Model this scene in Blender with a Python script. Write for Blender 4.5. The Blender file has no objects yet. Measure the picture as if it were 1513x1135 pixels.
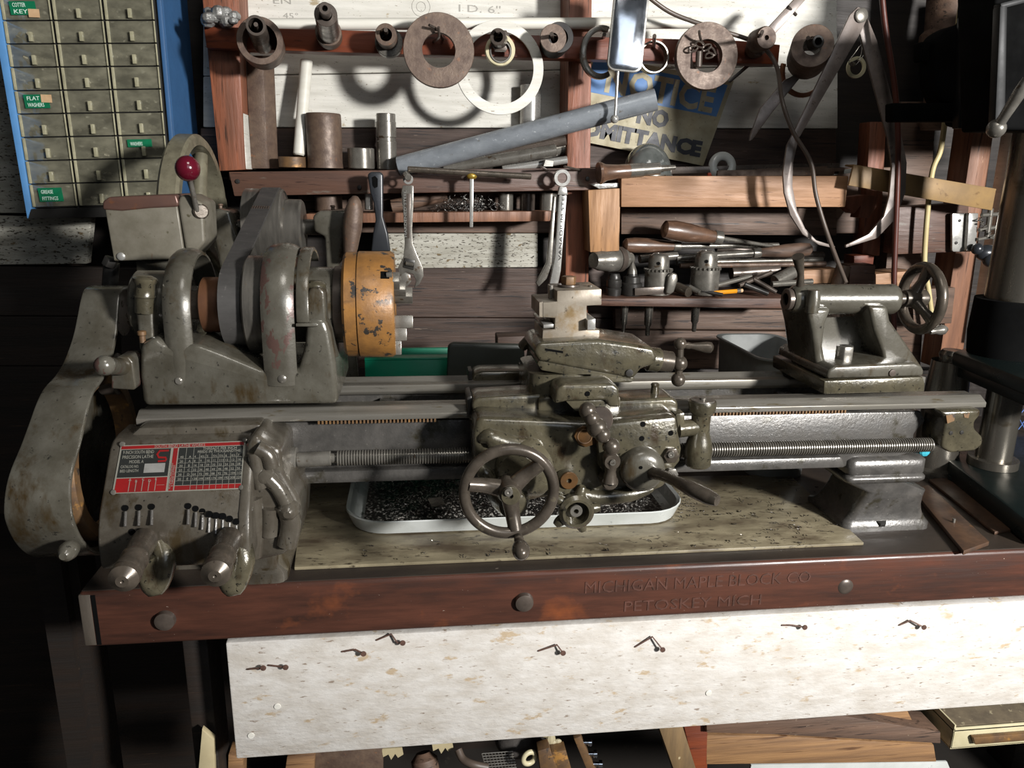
import bpy, bmesh, math, random
from mathutils import Vector, Matrix
random.seed(7)
scene = bpy.context.scene
COL = scene.collection
PI = math.pi
# ------------------------------------------------------------ camera frame (1513 x 1135)
F, IW, IH = 1136.0, 1513, 1135
_b, _vx, _vy = 4240.0, 9160.0, 140.0
_a = (F*F - _vy*_b)/_vx
DX = Vector((_vx, _vy, -F)).normalized()
DZ = Vector((_a, _b, F)).normalized()
DY = DZ.cross(DX)
CAM = Vector((0, 0, 1.365))

def ray(px, py):
    v = Vector((px-IW/2, -(py-IH/2), -F))
    return Vector((DX.dot(v), DY.dot(v), DZ.dot(v)))
def P(px, py, Y):
    r = ray(px, py); return CAM + r*((Y-CAM.y)/r.y)
def PZ(px, py, Z):
    r = ray(px, py); return CAM + r*((Z-CAM.z)/r.z)
def PX(px, py, X):
    r = ray(px, py); return CAM + r*((X-CAM.x)/r.x)
def S(px, py, Y):                       # metres per photo pixel at that depth
    return (Y-CAM.y)/ray(px, py).y
def V(*a): return Vector(a)

cd = bpy.data.cameras.new('camera')
cam = bpy.data.objects.new('camera', cd); COL.objects.link(cam)
cd.sensor_fit = 'HORIZONTAL'; cd.sensor_width = 36.0; cd.lens = 36.0*F/IW
cd.clip_start = 0.01; cd.clip_end = 50
cam.matrix_world = Matrix(((DX.x, DX.y, DX.z, CAM.x), (DY.x, DY.y, DY.z, CAM.y), (DZ.x, DZ.y, DZ.z, CAM.z), (0, 0, 0, 1)))
scene.camera = cam

# ------------------------------------------------------------ materials
def lin(h):
    h = h.lstrip('#'); o = []
    for i in (0, 2, 4):
        c = int(h[i:i+2], 16)/255
        o.append(c/12.92 if c <= .04045 else ((c+.055)/1.055)**2.4)
    return (*o, 1)
MATS = {}
def mat(name, c1, c2=None, sc=(8, 8, 8), rough=.5, metal=0., bump=.15, c3=None, s3=(30, 30, 30), t3=.6, w3=.06,
        c4=None, s4=(6, 6, 6), t4=.6, w4=.05, det=6., coat=0., rvar=.12, spec=.5, bsc=None, lo=.35, hi=.65, trans=0., alpha=1.):
    m = bpy.data.materials.new(name); m.use_nodes = True; MATS[name] = m
    nt = m.node_tree; N = nt.nodes; L = nt.links
    b = N['Principled BSDF']
    tc = N.new('ShaderNodeTexCoord')
    def noise(s, d=det, off=0):
        mp = N.new('ShaderNodeMapping'); mp.inputs['Scale'].default_value = s; mp.inputs['Location'].default_value = (off, off*.7, off*1.3)
        L.new(tc.outputs['Object'], mp.inputs['Vector'])
        n = N.new('ShaderNodeTexNoise'); n.inputs['Scale'].default_value = 1.0; n.inputs['Detail'].default_value = d
        n.inputs['Roughness'].default_value = .62
        L.new(mp.outputs['Vector'], n.inputs['Vector']); return n
    def ramp(n, p0, p1, a, c):
        r = N.new('ShaderNodeValToRGB'); r.color_ramp.elements[0].position = p0; r.color_ramp.elements[1].position = p1
        r.color_ramp.elements[0].color = a; r.color_ramp.elements[1].color = c
        L.new(n.outputs['Fac'], r.inputs['Fac']); return r
    n1 = noise(sc)
    col = ramp(n1, lo, hi, lin(c1), lin(c2 or c1)).outputs['Color']
    k = 0
    for c, s, t, w in ((c3, s3, t3, w3), (c4, s4, t4, w4)):
        k += 1
        if not c: continue
        f = ramp(noise(s, 5., 3.1*k), t, t+w, (0, 0, 0, 1), (1, 1, 1, 1))
        mx = N.new('ShaderNodeMix'); mx.data_type = 'RGBA'
        L.new(f.outputs['Color'], mx.inputs[0]); L.new(col, mx.inputs[6]); mx.inputs[7].default_value = lin(c)
        col = mx.outputs[2]
    L.new(col, b.inputs['Base Color'])
    if rvar:
        mr = N.new('ShaderNodeMapRange'); L.new(n1.outputs['Fac'], mr.inputs['Value'])
        mr.inputs['From Min'].default_value = .3; mr.inputs['From Max'].default_value = .7
        mr.inputs['To Min'].default_value = max(.03, rough-rvar); mr.inputs['To Max'].default_value = min(1, rough+rvar)
        L.new(mr.outputs['Result'], b.inputs['Roughness'])
    else: b.inputs['Roughness'].default_value = rough
    b.inputs['Metallic'].default_value = metal
    b.inputs['Specular IOR Level'].default_value = spec
    b.inputs['Coat Weight'].default_value = coat; b.inputs['Coat Roughness'].default_value = .15
    b.inputs['Transmission Weight'].default_value = trans; b.inputs['Alpha'].default_value = alpha
    if bump:
        bp = N.new('ShaderNodeBump'); bp.inputs['Strength'].default_value = bump; bp.inputs['Distance'].default_value = .004
        L.new((noise(bsc, 8., 9.) if bsc else n1).outputs['Fac'], bp.inputs['Height']); L.new(bp.outputs['Normal'], b.inputs['Normal'])
    return m

# ------------------------------------------------------------ mesh builder
def frame(d):
    d = Vector(d).normalized()
    u = d.cross(V(0, 0, 1) if abs(d.z) < .9 else V(0, 1, 0)).normalized()
    return d, u, d.cross(u).normalized()
def crom(pts, n=6, closed=False):
    pts = [Vector(p) for p in pts]; N = len(pts); out = []
    for i in range(N if closed else N-1):
        if closed: a, b, c, d = pts[i-1], pts[i], pts[(i+1) % N], pts[(i+2) % N]
        else: a, b, c, d = pts[max(i-1, 0)], pts[i], pts[i+1], pts[min(i+2, N-1)]
        for k in range(n):
            t = k/n
            out.append(.5*((2*b)+(c-a)*t+(2*a-5*b+4*c-d)*t*t+(3*b-a-3*c+d)*t**3))
    if not closed: out.append(pts[-1])
    return out
class MB:
    def __init__(s): s.bm = bmesh.new()
    def _bev(s, faces, bev, seg=2, ang=25):
        if not bev: return s
        bmesh.ops.recalc_face_normals(s.bm, faces=[f for f in faces if f.is_valid])
        es = set()
        for f in faces:
            if f.is_valid:
                for e in f.edges:
                    if len(e.link_faces) == 2 and math.degrees(e.calc_face_angle(0)) > ang: es.add(e)
        if es: bmesh.ops.bevel(s.bm, geom=list(es), offset=bev, segments=seg, profile=.5, affect='EDGES', clamp_overlap=True)
        return s
    def prism(s, pts, vec, bev=0, seg=2, top=None, ang=25):     # planar outline + extrusion vector (or a second outline)
        bm = s.bm; pts = [Vector(p) for p in pts]
        a = [bm.verts.new(p) for p in pts]
        b = [bm.verts.new(p) for p in (top or [p+Vector(vec) for p in pts])]
        n = len(a); fs = [bm.faces.new(a), bm.faces.new(b[::-1])]
        for i in range(n):
            fs.append(bm.faces.new((a[i], b[i], b[(i+1) % n], a[(i+1) % n])))
        return s._bev(fs, bev, seg, ang)
    def px(s, pts, Y0, Y1, bev=0, seg=2, ang=25):                       # outline traced in the plane Y0, given depth to Y1
        return s.prism([P(x, y, Y0) for x, y in pts], (0, Y1-Y0, 0), bev, seg, ang=ang)
    def box(s, lo, hi, bev=0, seg=2):
        x0, y0, z0 = lo; x1, y1, z1 = hi
        return s.prism([(x0, y0, z0), (x1, y0, z0), (x1, y0, z1), (x0, y0, z1)], (0, y1-y0, 0), bev, seg)
    def obox(s, c, ax, ay, az, bev=0):                          # box from a centre and three half axes
        c, ax, ay, az = Vector(c), Vector(ax), Vector(ay), Vector(az)
        return s.prism([c-ax-ay-az, c+ax-ay-az, c+ax-ay+az, c-ax-ay+az], 2*ay, bev)
    def rev(s, o, d, prof, n=32, closed=False):                 # solid of revolution: (distance along d, radius)
        bm = s.bm; o = Vector(o); d, u, w = frame(d); rings = []
        for t, r in prof:
            if r < 1e-6: rings.append([bm.verts.new(o+d*t)])
            else: rings.append([bm.verts.new(o+d*t+(u*math.cos(2*PI*i/n)+w*math.sin(2*PI*i/n))*r) for i in range(n)])
        seq = list(zip(rings, rings[1:])) + ([(rings[-1], rings[0])] if closed else [])
        for A, B in seq:
            for i in range(n):
                j = (i+1) % n
                if len(A) == 1 and len(B) == 1: continue
                if len(A) == 1: bm.faces.new((A[0], B[i], B[j]))
                elif len(B) == 1: bm.faces.new((A[i], A[j], B[0]))
                else: bm.faces.new((A[i], A[j], B[j], B[i]))
        if not closed:
            for R in (rings[0], rings[-1]):
                if len(R) > 1: bm.faces.new(R)
        return s
    def cyl(s, a, b, r, r2=None, n=24, ch=0):
        a, b = Vector(a), Vector(b); l = (b-a).length; r2 = r if r2 is None else r2
        pr = [(0, r-ch), (ch, r), (l-ch, r2), (l, r2-ch)] if ch else [(0, r), (l, r2)]
        return s.rev(a, b-a, pr, n)
    def ring(s, c, d, ri, ro, h, n=36, ch=.0006):                # washer or bushing, extends h along d from c
        return s.rev(c, d, [(0, ri), (0, ro-ch), (ch, ro), (h-ch, ro), (h, ro-ch), (h, ri)], n, True)
    def sph(s, c, r, n=16, sq=(1, 1, 1)):
        m = Matrix.Translation(c) @ Matrix.Diagonal((*sq, 1))
        bmesh.ops.create_uvsphere(s.bm, u_segments=n, v_segments=max(6, n*2//3), radius=r, matrix=m); return s
    def torus(s, c, d, R, r, n=48, m=14, sq=1.):
        return s.rev(c, d, [(r*sq*math.sin(2*PI*k/m), R+r*math.cos(2*PI*k/m)) for k in range(m)], n, True)
    def tube(s, pts, r, n=10, smooth=5, closed=False):
        rs = r if isinstance(r, (list, tuple)) else [r]*len(pts)
        if smooth:
            q = crom(pts, smooth, closed); k = len(q); N = len(pts)
            rr = []
            for i in range(k):
                t = i/smooth; j = int(t); f = t-j
                rr.append(rs[j % N]*(1-f)+rs[(j+1) % N if closed else min(j+1, N-1)]*f)
            pts, rs = q, rr
        pts = [Vector(p) for p in pts]; bm = s.bm; rings = []; prev = None; K = len(pts)
        for i, p in enumerate(pts):
            t = (pts[(i+1) % K] if closed else pts[min(i+1, K-1)]) - (pts[i-1] if (closed or i) else pts[0])
            if t.length < 1e-9: t = V(0, 0, 1)
            t.normalize()
            if prev is None: _, u, _ = frame(t)
            else:
                u = prev - t*prev.dot(t)
                u = u.normalized() if u.length > 1e-6 else frame(t)[1]
            prev = u; w = t.cross(u)
            rings.append([bm.verts.new(p+(u*math.cos(2*PI*k/n)+w*math.sin(2*PI*k/n))*rs[i]) for k in range(n)])
        for i in range(K if closed else K-1):
            A, B = rings[i], rings[(i+1) % K]
            for k in range(n): bm.faces.new((A[k], A[(k+1) % n], B[(k+1) % n], B[k]))
        if not closed: bm.faces.new(rings[0][::-1]); bm.faces.new(rings[-1])
        return s
    def strap(s, path, wvec, th, bev=0, closed=False):           # ribbon: path of points, width vector, thickness
        path = [Vector(p) for p in path]; bm = s.bm; rows = []; K = len(path)
        for i, p in enumerate(path):
            w = Vector(wvec[i]) if isinstance(wvec, list) else Vector(wvec)
            t = (path[(i+1) % K] if closed else path[min(i+1, K-1)]) - (path[i-1] if (closed or i) else path[0])
            n = t.cross(w).normalized()*th
            rows.append([bm.verts.new(q) for q in (p, p+w, p+w+n, p+n)])
        fs = []
        for i in range(K if closed else K-1):
            A, B = rows[i], rows[(i+1) % K]
            for k in range(4): fs.append(bm.faces.new((A[k], A[(k+1) % 4], B[(k+1) % 4], B[k])))
        if not closed: fs += [bm.faces.new(rows[0][::-1]), bm.faces.new(rows[-1])]
        return s._bev(fs, bev, 2, 50)
    def band(s, path, wvec, bulge, th, nu=6):                    # curved strap whose outside is rounded across its width
        path = [Vector(p) for p in path]; w = Vector(wvec); bm = s.bm; rows = []; K = len(path)
        for i, p in enumerate(path):
            t = path[min(i+1, K-1)]-path[max(i-1, 0)]; n = w.cross(t).normalized()
            o = [p+w*(k/nu)+n*(bulge*math.sin(PI*k/nu)**.6) for k in range(nu+1)]
            rows.append([bm.verts.new(q) for q in o+[p+w-n*th, p-n*th]])
        N = nu+3
        for A, B in zip(rows, rows[1:]):
            for k in range(N): bm.faces.new((A[k], A[(k+1) % N], B[(k+1) % N], B[k]))
        bm.faces.new(rows[0][::-1]); bm.faces.new(rows[-1]); return s
    def hexn(s, o, d, r, h, bev=.0005, n=6):
        d, u, w = frame(d); o = Vector(o)
        return s.prism([o+(u*math.cos(2*PI*i/n)+w*math.sin(2*PI*i/n))*r for i in range(n)], d*h, bev)
    def build(s, name, m, parent=None, ang=38, loc=None, smooth=True):
        bm = s.bm
        bmesh.ops.recalc_face_normals(bm, faces=bm.faces[:])
        if smooth:
            for f in bm.faces: f.smooth = True
            for e in bm.edges:
                if len(e.link_faces) != 2 or math.degrees(e.calc_face_angle(0)) > ang: e.smooth = False
        if parent is not None:
            root = parent
            while root.parent: root = root.parent
            org = Vector(root['_o'])
        else:
            xs = [v.co for v in bm.verts]
            if loc is not None: org = Vector(loc)
            else: org = V(sum(v.x for v in xs)/len(xs), sum(v.y for v in xs)/len(xs), min(v.z for v in xs))
        for v in bm.verts: v.co -= org
        me = bpy.data.meshes.new(name); bm.to_mesh(me); bm.free()
        me.materials.append(MATS[m] if isinstance(m, str) else m)
        o = bpy.data.objects.new(name, me); COL.objects.link(o)
        if parent is not None: o.parent = parent
        else: o.location = org; o['_o'] = tuple(org)
        return o
def tag(o, label=None, cat=None, group=None, kind=None):
    if label: o['label'] = label
    if cat: o['category'] = cat
    if group: o['group'] = group
    if kind: o['kind'] = kind
    return o
def thing(name, loc, label, cat, group=None):
    o = bpy.data.objects.new(name, None); COL.objects.link(o); o.empty_display_size = .02
    o.location = loc; o['_o'] = tuple(loc)
    return tag(o, label, cat, group)
def struct(o): o['kind'] = 'structure'; return o
def rrect(x0, y0, x1, y1, r, n=4):                                # rounded rectangle outline in photo pixels
    o = []
    for cx, cy, a in ((x1-r, y0+r, -90), (x1-r, y1-r, 0), (x0+r, y1-r, 90), (x0+r, y0+r, 180)):
        for k in range(n+1):
            t = math.radians(a+90*k/n); o.append((cx+r*math.cos(t), cy+r*math.sin(t)))
    return o
def circ(cx, cy, rx, ry=None, n=28):
    ry = ry or rx; return [(cx+rx*math.cos(2*PI*i/n), cy+ry*math.sin(2*PI*i/n)) for i in range(n)]
def text(body, name, m, parent, o, xdir, ydir, size, width=None, ext=.0002, align='LEFT', label=None, shear=0, bold=0.):
    c = bpy.data.curves.new(name, 'FONT'); c.body = body; c.size = size; c.extrude = ext; c.align_x = align; c.shear = shear; c.offset = bold
    c.resolution_u = 2
    t = bpy.data.objects.new(name, c); COL.objects.link(t)
    dg = bpy.context.evaluated_depsgraph_get()
    me = bpy.data.meshes.new_from_object(t.evaluated_get(dg)); bpy.data.objects.remove(t); bpy.data.curves.remove(c)
    x = Vector(xdir).normalized(); y = Vector(ydir); y = (y-x*y.dot(x)).normalized(); z = x.cross(y)
    me.materials.clear(); me.materials.append(MATS[m])
    sx = 1.
    if width and len(me.vertices):
        xs = [v.co.x for v in me.vertices]; sx = width/max(1e-6, max(xs)-min(xs))
    root = parent
    while root.parent: root = root.parent
    org = Vector(o)-Vector(root['_o'])
    for v in me.vertices: v.co = org+x*v.co.x*sx+y*v.co.y+z*v.co.z
    ob = bpy.data.objects.new(name, me); COL.objects.link(ob); ob.parent = parent
    if label: ob['label'] = label
    return ob
def merge_text(parts):                                            # lines of one inscription become one mesh
    bm = bmesh.new()
    for p in parts: bm.from_mesh(p.data)
    k = parts[0]; bm.to_mesh(k.data); bm.free()
    for p in parts[1:]: bpy.data.objects.remove(p)
    return k
# ------------------------------------------------------------ material set
W = 'wood'
mat('paint_white', '#d9d6cd', '#bfbcb2', (6, 6, 60), .62, 0, .3, '#786c58', (130, 60, 420), .65, .03, '#a39478', (22, 22, 40), .66, .05, bsc=(30, 30, 260))
mat('paint_board', '#d3cfc9', '#bdb6ac', (22, 22, 50), .42, 0, .25, '#8f8072', (60, 60, 260), .63, .04, '#b5a288', (26, 26, 60), .62, .06, bsc=(90, 90, 200))
mat('paint_old', '#b7b4a8', '#959184', (10, 10, 90), .7, 0, .3, '#413a2f', (130, 130, 330), .575, .03, '#6b5a3e', (50, 50, 90), .63, .04, bsc=(40, 40, 260))
mat('wood_red', '#7a3b20', '#592713', (5, 30, 40), .5, 0, .25, '#38180c', (12, 90, 120), .63, .08, bsc=(10, 120, 120))
mat('wood_redv', '#8d543b', '#69402c', (70, 70, 7), .55, 0, .3, '#432718', (190, 190, 12), .6, .08, bsc=(180, 180, 14))
mat('wood_shelf', '#5f4437', '#4a342a', (6, 50, 60), .5, 0, .25, '#70695f', (12, 40, 40), .62, .1, '#33201a', (14, 130, 200), .60, .06, bsc=(14, 180, 180))
mat('wood_tan', '#ab8262', '#8c6849', (8, 60, 70), .55, 0, .25, '#5b3a22', (14, 130, 220), .62, .06, '#3a2414', (90, 90, 120), .70, .02, bsc=(14, 200, 200))
mat('wood_tanv', '#ad8158', '#876240', (70, 70, 8), .55, 0, .25, '#553719', (190, 190, 12), .62, .06, bsc=(200, 200, 14))
mat('wood_dark', '#4d3a30', '#31251e', (5, 50, 60), .6, 0, .3, '#1f1612', (12, 130, 220), .57, .08, '#75665a', (20, 150, 260), .67, .04, bsc=(10, 180, 200))
mat('wood_black', '#2a211b', '#191410', (3, 30, 40), .6, 0, .3, '#4c3b2c', (6, 60, 110), .66, .06, bsc=(10, 120, 140))
mat('wood_grey', '#6b5445', '#4d3c31', (5, 50, 60), .6, 0, .3, '#2c211b', (12, 130, 220), .58, .06, '#80705f', (80, 120, 140), .67, .04, bsc=(12, 180, 200))
mat('wood_bench', '#55352a', '#37231c', (8, 60, 60), .36, 0, .12, '#84492a', (8, 20, 9), .60, .2, '#b9aa9a', (330, 330, 330), .72, .01, bsc=(10, 220, 220))
mat('wood_top', '#3c332b', '#28211c', (6, 14, 20), .5, 0, .2, '#6a6156', (70, 70, 70), .7, .04)
mat('wood_light', '#b8ac8a', '#9a8a68', (8, 30, 8), .6, 0, .2, '#5a4c37', (50, 90, 50), .66, .05)
mat('wood_plank', '#98744f', '#6d5138', (4, 60, 70), .55, 0, .25, '#523722', (6, 90, 160), .58, .08, '#37291d', (7, 30, 30), .64, .1, bsc=(10, 180, 200))
mat('bench_sheet', '#90866e', '#6e6551', (14, 40, 14), .32, 0, .15, '#332b22', (70, 170, 70), .585, .1, '#4f4436', (8, 18, 8), .49, .18, coat=.3)
mat('lathe', '#5f5c53', '#464238', (24, 24, 24), .27, .2, .1, '#3c301d', (26, 26, 10), .555, .12, '#2f2d28', (150, 150, 150), .62, .06, coat=.45, bsc=(120, 120, 120))
mat('lathe_oil', '#5c5645', '#3d392d', (30, 30, 30), .22, .2, .2, '#33281a', (34, 34, 16), .57, .12, '#1f1e19', (150, 150, 150), .6, .06, coat=.7, bsc=(170, 170, 170))
mat('lathe_grey', '#5d5a56', '#454340', (50, 50, 50), .3, .25, .16, '#373327', (30, 30, 30), .58, .1, '#8a867e', (330, 330, 330), .66, .04, coat=.45, bsc=(230, 230, 230))
mat('lathe_worn', '#615e55', '#47433a', (24, 24, 24), .28, .2, .1, '#54403a', (40, 34, 18), .555, .02, '#3f3623', (18, 18, 6), .56, .12, coat=.45, bsc=(120, 120, 120))
mat('switchgray', '#757064', '#625d50', (40, 40, 40), .45, .1, .1, '#574433', (40, 40, 16), .64, .06, '#4c4737', (120, 120, 120), .64, .06)
mat('rustcap', '#6b4f45', '#54413c', (16, 16, 16), .4, .4, .15, '#80543a', (30, 30, 30), .62, .08)
mat('ways', '#86827a', '#6a665d', (6, 90, 90), .3, .45, .06, '#5b4f34', (20, 90, 90), .60, .1, '#3f3c35', (16, 160, 160), .66, .06, bsc=(8, 260, 260))
mat('steel', '#837f77', '#625e57', (50, 50, 50), .28, .5, .08, '#4f4030', (80, 80, 80), .62, .08)
mat('bright_steel', '#b5b3ae', '#9b9993', (40, 40, 60), .26, .5, .015, '#8b8780', (90, 90, 60), .64, .1)
mat('chrome', '#dfe4ec', '#ced4de', (20, 20, 20), .12, 1., .02, rvar=.05)
mat('grey_pipe', '#979ca1', '#7d8287', (30, 60, 60), .32, .3, .06, '#b5b9bc', (120, 120, 120), .64, .06, '#6b6761', (60, 60, 60), .66, .06)
mat('dark_steel', '#625850', '#49413b', (50, 50, 50), .33, .4, .08, '#6d4c38', (110, 110, 110), .68, .08)
mat('brown_steel', '#6a584a', '#503f35', (60, 60, 60), .5, .2, .15, '#75533d', (110, 110, 110), .63, .08, bsc=(300, 300, 300))
mat('black_steel', '#3d3b38', '#2a2826', (50, 50, 50), .36, .35, .1)
mat('handle_steel', '#5f564c', '#453f37', (60, 60, 60), .28, .45, .08, '#38302a', (120, 120, 120), .64, .06)
mat('copper', '#9b6a4c', '#7e5038', (20, 20, 20), .4, .6, .05)
mat('rust_steel', '#7d5f3e', '#5a4635', (40, 40, 40), .5, .25, .15, '#a2763e', (50, 50, 50), .6, .08, '#38322d', (70, 70, 70), .63, .06)
mat('chuck', '#936836', '#74512b', (40, 40, 40), .45, .1, .12, '#2c2824', (60, 60, 60), .575, .03, '#584026', (20, 90, 40), .58, .12, coat=.1, bsc=(200, 200, 200))
mat('belt', '#454341', '#353331', (20, 60, 60), .6, 0, .1, '#5b5855', (150, 150, 150), .64, .06)
mat('pulley', '#6a665f', '#4b4843', (130, 20, 20), .32, .45, .05, '#6f5a3a', (40, 24, 24), .64, .1)
mat('pulley_brown', '#7a543a', '#5c3d2a', (40, 14, 14), .42, .4, .06)
mat('red_ball', '#571020', '#480c19', (10, 10, 10), .14, 0, 0, coat=.6, rvar=.02)
mat('blue_paint', '#5a8ec2', '#4d7fb0', (20, 20, 20), .45, 0, .04, '#8a8f95', (120, 120, 120), .73, .02)
mat('cab_dark', '#2b2a28', '#201f1d', (8, 8, 8), .5, 0, 0)
mat('drawer_clear', '#9c9883', '#6e6b5c', (30, 30, 60), .12, 0, .05, '#c5c1a9', (70, 40, 110), .62, .12, coat=.6, alpha=.38)
mat('drawer_edge', '#aba68b', '#8f8b72', (60, 60, 60), .18, 0, .04, coat=.5)
mat('label_green', '#14714c', '#0f6040', (60, 60, 60), .35, 0, .05, '#3c8c6a', (160, 160, 160), .68, .04)
mat('label_letter', '#cfe6d8', None, rough=.6, bump=0, rvar=0)
mat('tape', '#c9a984', '#b8966f', (90, 90, 90), .6, 0, .05)
mat('cream', '#c6bd9c', '#b3a985', (20, 20, 20), .45, 0, .08, '#8d7c55', (50, 50, 50), .62, .08)
mat('pvc', '#dbd8ce', '#c9c5b8', (4, 30, 30), .4, 0, .03, '#9c9786', (30, 60, 60), .68, .06)
mat('sign_cream', '#ada487', '#958b6e', (30, 30, 30), .55, 0, .04, '#6f6749', (120, 120, 120), .62, .06)
mat('sign_blue', '#3f74ae', '#386aa2', (14, 14, 14), .5, 0, .04, '#7f8a83', (60, 60, 60), .7, .03)
mat('sign_black', '#2b2b33', '#23232a', (30, 30, 30), .5, 0, .03, '#55523f', (90, 90, 90), .66, .05)
mat('plate_red', '#8e1f1f', '#761a1a', (40, 40, 40), .35, .2, .03, '#5a2320', (80, 80, 80), .66, .05)
mat('plate_black', '#3b3d3b', '#323331', (30, 30, 30), .3, .5, .03, '#55564f', (80, 80, 80), .66, .06)
mat('plate_line', '#b9b6aa', '#a3a093', (60, 60, 60), .35, .6, .02)
mat('plastic_black', '#2b2d31', '#242629', (14, 14, 14), .3, 0, .03)
mat('bristle', '#b58d3c', '#8a6a2a', (160, 160, 8), .6, 0, .3)
mat('wood_handle', '#6a5040', '#493528', (30, 90, 90), .35, 0, .08, '#8a725e', (90, 90, 90), .64, .08, coat=.3)
mat('swarf', '#55504a', '#2a2522', (60, 60, 60), .35, .6, .2, '#a8a39a', (130, 130, 130), .6, .08)
mat('swarf_dark', '#2b2825', '#121110', (90, 90, 90), .3, .3, .4, '#b5b1a9', (240, 240, 240), .55, .04)
mat('enamel', '#c2c5c2', '#adb0ab', (10, 10, 10), .3, 0, .03, '#6a6f6a', (40, 40, 40), .66, .06, coat=.3)
mat('green_plastic', '#0e7a5b', '#0b6a50', (10, 10, 10), .35, 0, .03, '#0a3a2c', (30, 30, 60), .66, .06)
mat('grey_green', '#3e423d', '#31342f', (10, 10, 10), .5, .1, .05)
mat('pencil', '#d08a1c', '#c07c14', (30, 30, 30), .4, 0, 0)
mat('yellow', '#cdb21e', None, rough=.4, bump=0, rvar=0)
mat('orange', '#d0502a', None, rough=.4, bump=0, rvar=0)
mat('cable_brown', '#5a4e45', '#4a4038', (20, 20, 20), .45, 0, .03)
mat('cable_red', '#4f2418', '#411c13', (20, 20, 20), .5, 0, .04)
mat('cable_cream', '#c9b98a', '#b5a474', (20, 20, 20), .5, 0, .03)
mat('machine_black', '#090909', '#060606', (20, 20, 20), .9, 0, .0, spec=.08)
mat('machine_green', '#182120', '#111918', (20, 20, 20), .35, .1, .06, '#2a3636', (90, 90, 90), .66, .06)
mat('column', '#7a756c', '#625d54', (40, 40, 3), .3, .8, .03, '#4c4230', (14, 14, 20), .64, .1)
mat('foil', '#b9b9b6', '#7f7d79', (70, 70, 70), .35, .6, .6, '#5b4733', (40, 40, 40), .64, .05)
mat('glass', '#cfd3d0', None, rough=.06, bump=0, rvar=0, trans=.9)
mat('rubber', '#26221f', '#1c1917', (20, 20, 20), .6, 0, .05)
mat('concrete', '#332e28', '#241f1b', (3, 3, 3), .8, 0, .2, '#453e35', (20, 20, 20), .64, .08)
mat('cyan', '#3fa7b8', '#2f8fa2', (60, 60, 60), .4, 0, .1)
mat('blue_wire', '#6f8fd0', '#5b7cc0', (30, 30, 30), .5, 0, 0)
mat('flywheel', '#827d69', '#666150', (50, 50, 50), .42, .2, .12, '#4c4536', (90, 90, 90), .63, .08)
mat('charcoal_cloth', '#4a4541', '#35312e', (60, 60, 60), .8, 0, .3)
mat('gearbox', '#5e5950', '#453f36', (24, 24, 24), .24, .2, .14, '#3a301f', (30, 30, 10), .56, .12, '#262420', (190, 190, 190), .64, .05, coat=.55, bsc=(150, 150, 150))
mat('toolpost', '#948b7d', '#776d5f', (40, 40, 40), .4, .3, .08, '#75603f', (24, 24, 24), .57, .12, '#4c4234', (120, 120, 120), .64, .06)
mat('wood_stamp', '#3c271e', '#553226', (90, 90, 90), .6, 0, 0)
mat('handwheel', '#5b534a', '#423b33', (60, 60, 60), .26, .4, .08, '#6f6756', (70, 70, 70), .62, .1)
mat('glass_dome', '#6c6f6c', '#4f524f', (30, 30, 30), .12, .1, .0, '#a5a8a5', (40, 40, 40), .64, .1, coat=.6)
mat('plate_rust', '#5c4433', '#3f322a', (30, 30, 30), .5, .2, .15, '#8a5f32', (24, 24, 24), .63, .06)
mat('wood_stud', '#8c634b', '#6b4936', (60, 60, 6), .55, 0, .3, '#422a1e', (180, 180, 12), .6, .08, '#a5826a', (120, 120, 30), .68, .04, bsc=(180, 180, 14))
mat('blue_shaded', '#3a608a', '#33567d', (20, 20, 20), .45, 0, .04, '#7b7a75', (120, 120, 120), .72, .02)  # darker copy of blue_paint: shade of the cabinet side put into the colour
mat('drawer_inside', '#45422f', '#343226', (30, 30, 30), .6, 0, .05)
mat('hardware', '#9a937c', '#4a4538', (150, 150, 150), .35, .5, .2)
mat('oiler', '#6b4d2f', '#4f3922', (60, 60, 60), .35, .4, .06)
mat('head_edge', '#1c1c1c', '#151515', (20, 20, 20), .55, 0, .04, spec=.3)
mat('strip_tan', '#96794f', '#7c6340', (20, 20, 20), .45, .1, .05, '#6b5030', (50, 50, 50), .62, .08)
mat('brass', '#b0903c', '#8f7430', (60, 60, 60), .3, .5, .05)
mat('pencil_mark', '#9d9a92', None, rough=.7, bump=0, rvar=0)
mat('wood_brace', '#7b6445', '#5c4a33', (50, 50, 8), .55, 0, .25, '#b5a684', (120, 120, 60), .70, .03, '#382c1e', (60, 60, 16), .62, .06)
mat('wood_end', '#4f4840', '#383129', (40, 40, 10), .6, 0, .2)
mat('dust', '#796c57', '#5e5343', (40, 40, 40), .8, 0, .2, '#a09478', (90, 90, 90), .62, .06)
mat('caliper', '#857a73', '#6a605a', (40, 40, 40), .35, .2, .06, '#54463d', (90, 90, 90), .63, .08)
mat('nail', '#6d5247', '#4a362e', (200, 200, 200), .5, .2, .1)
mat('tub_grey', '#7d7f7d', '#6b6d6b', (20, 20, 20), .45, 0, .03)
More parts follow.
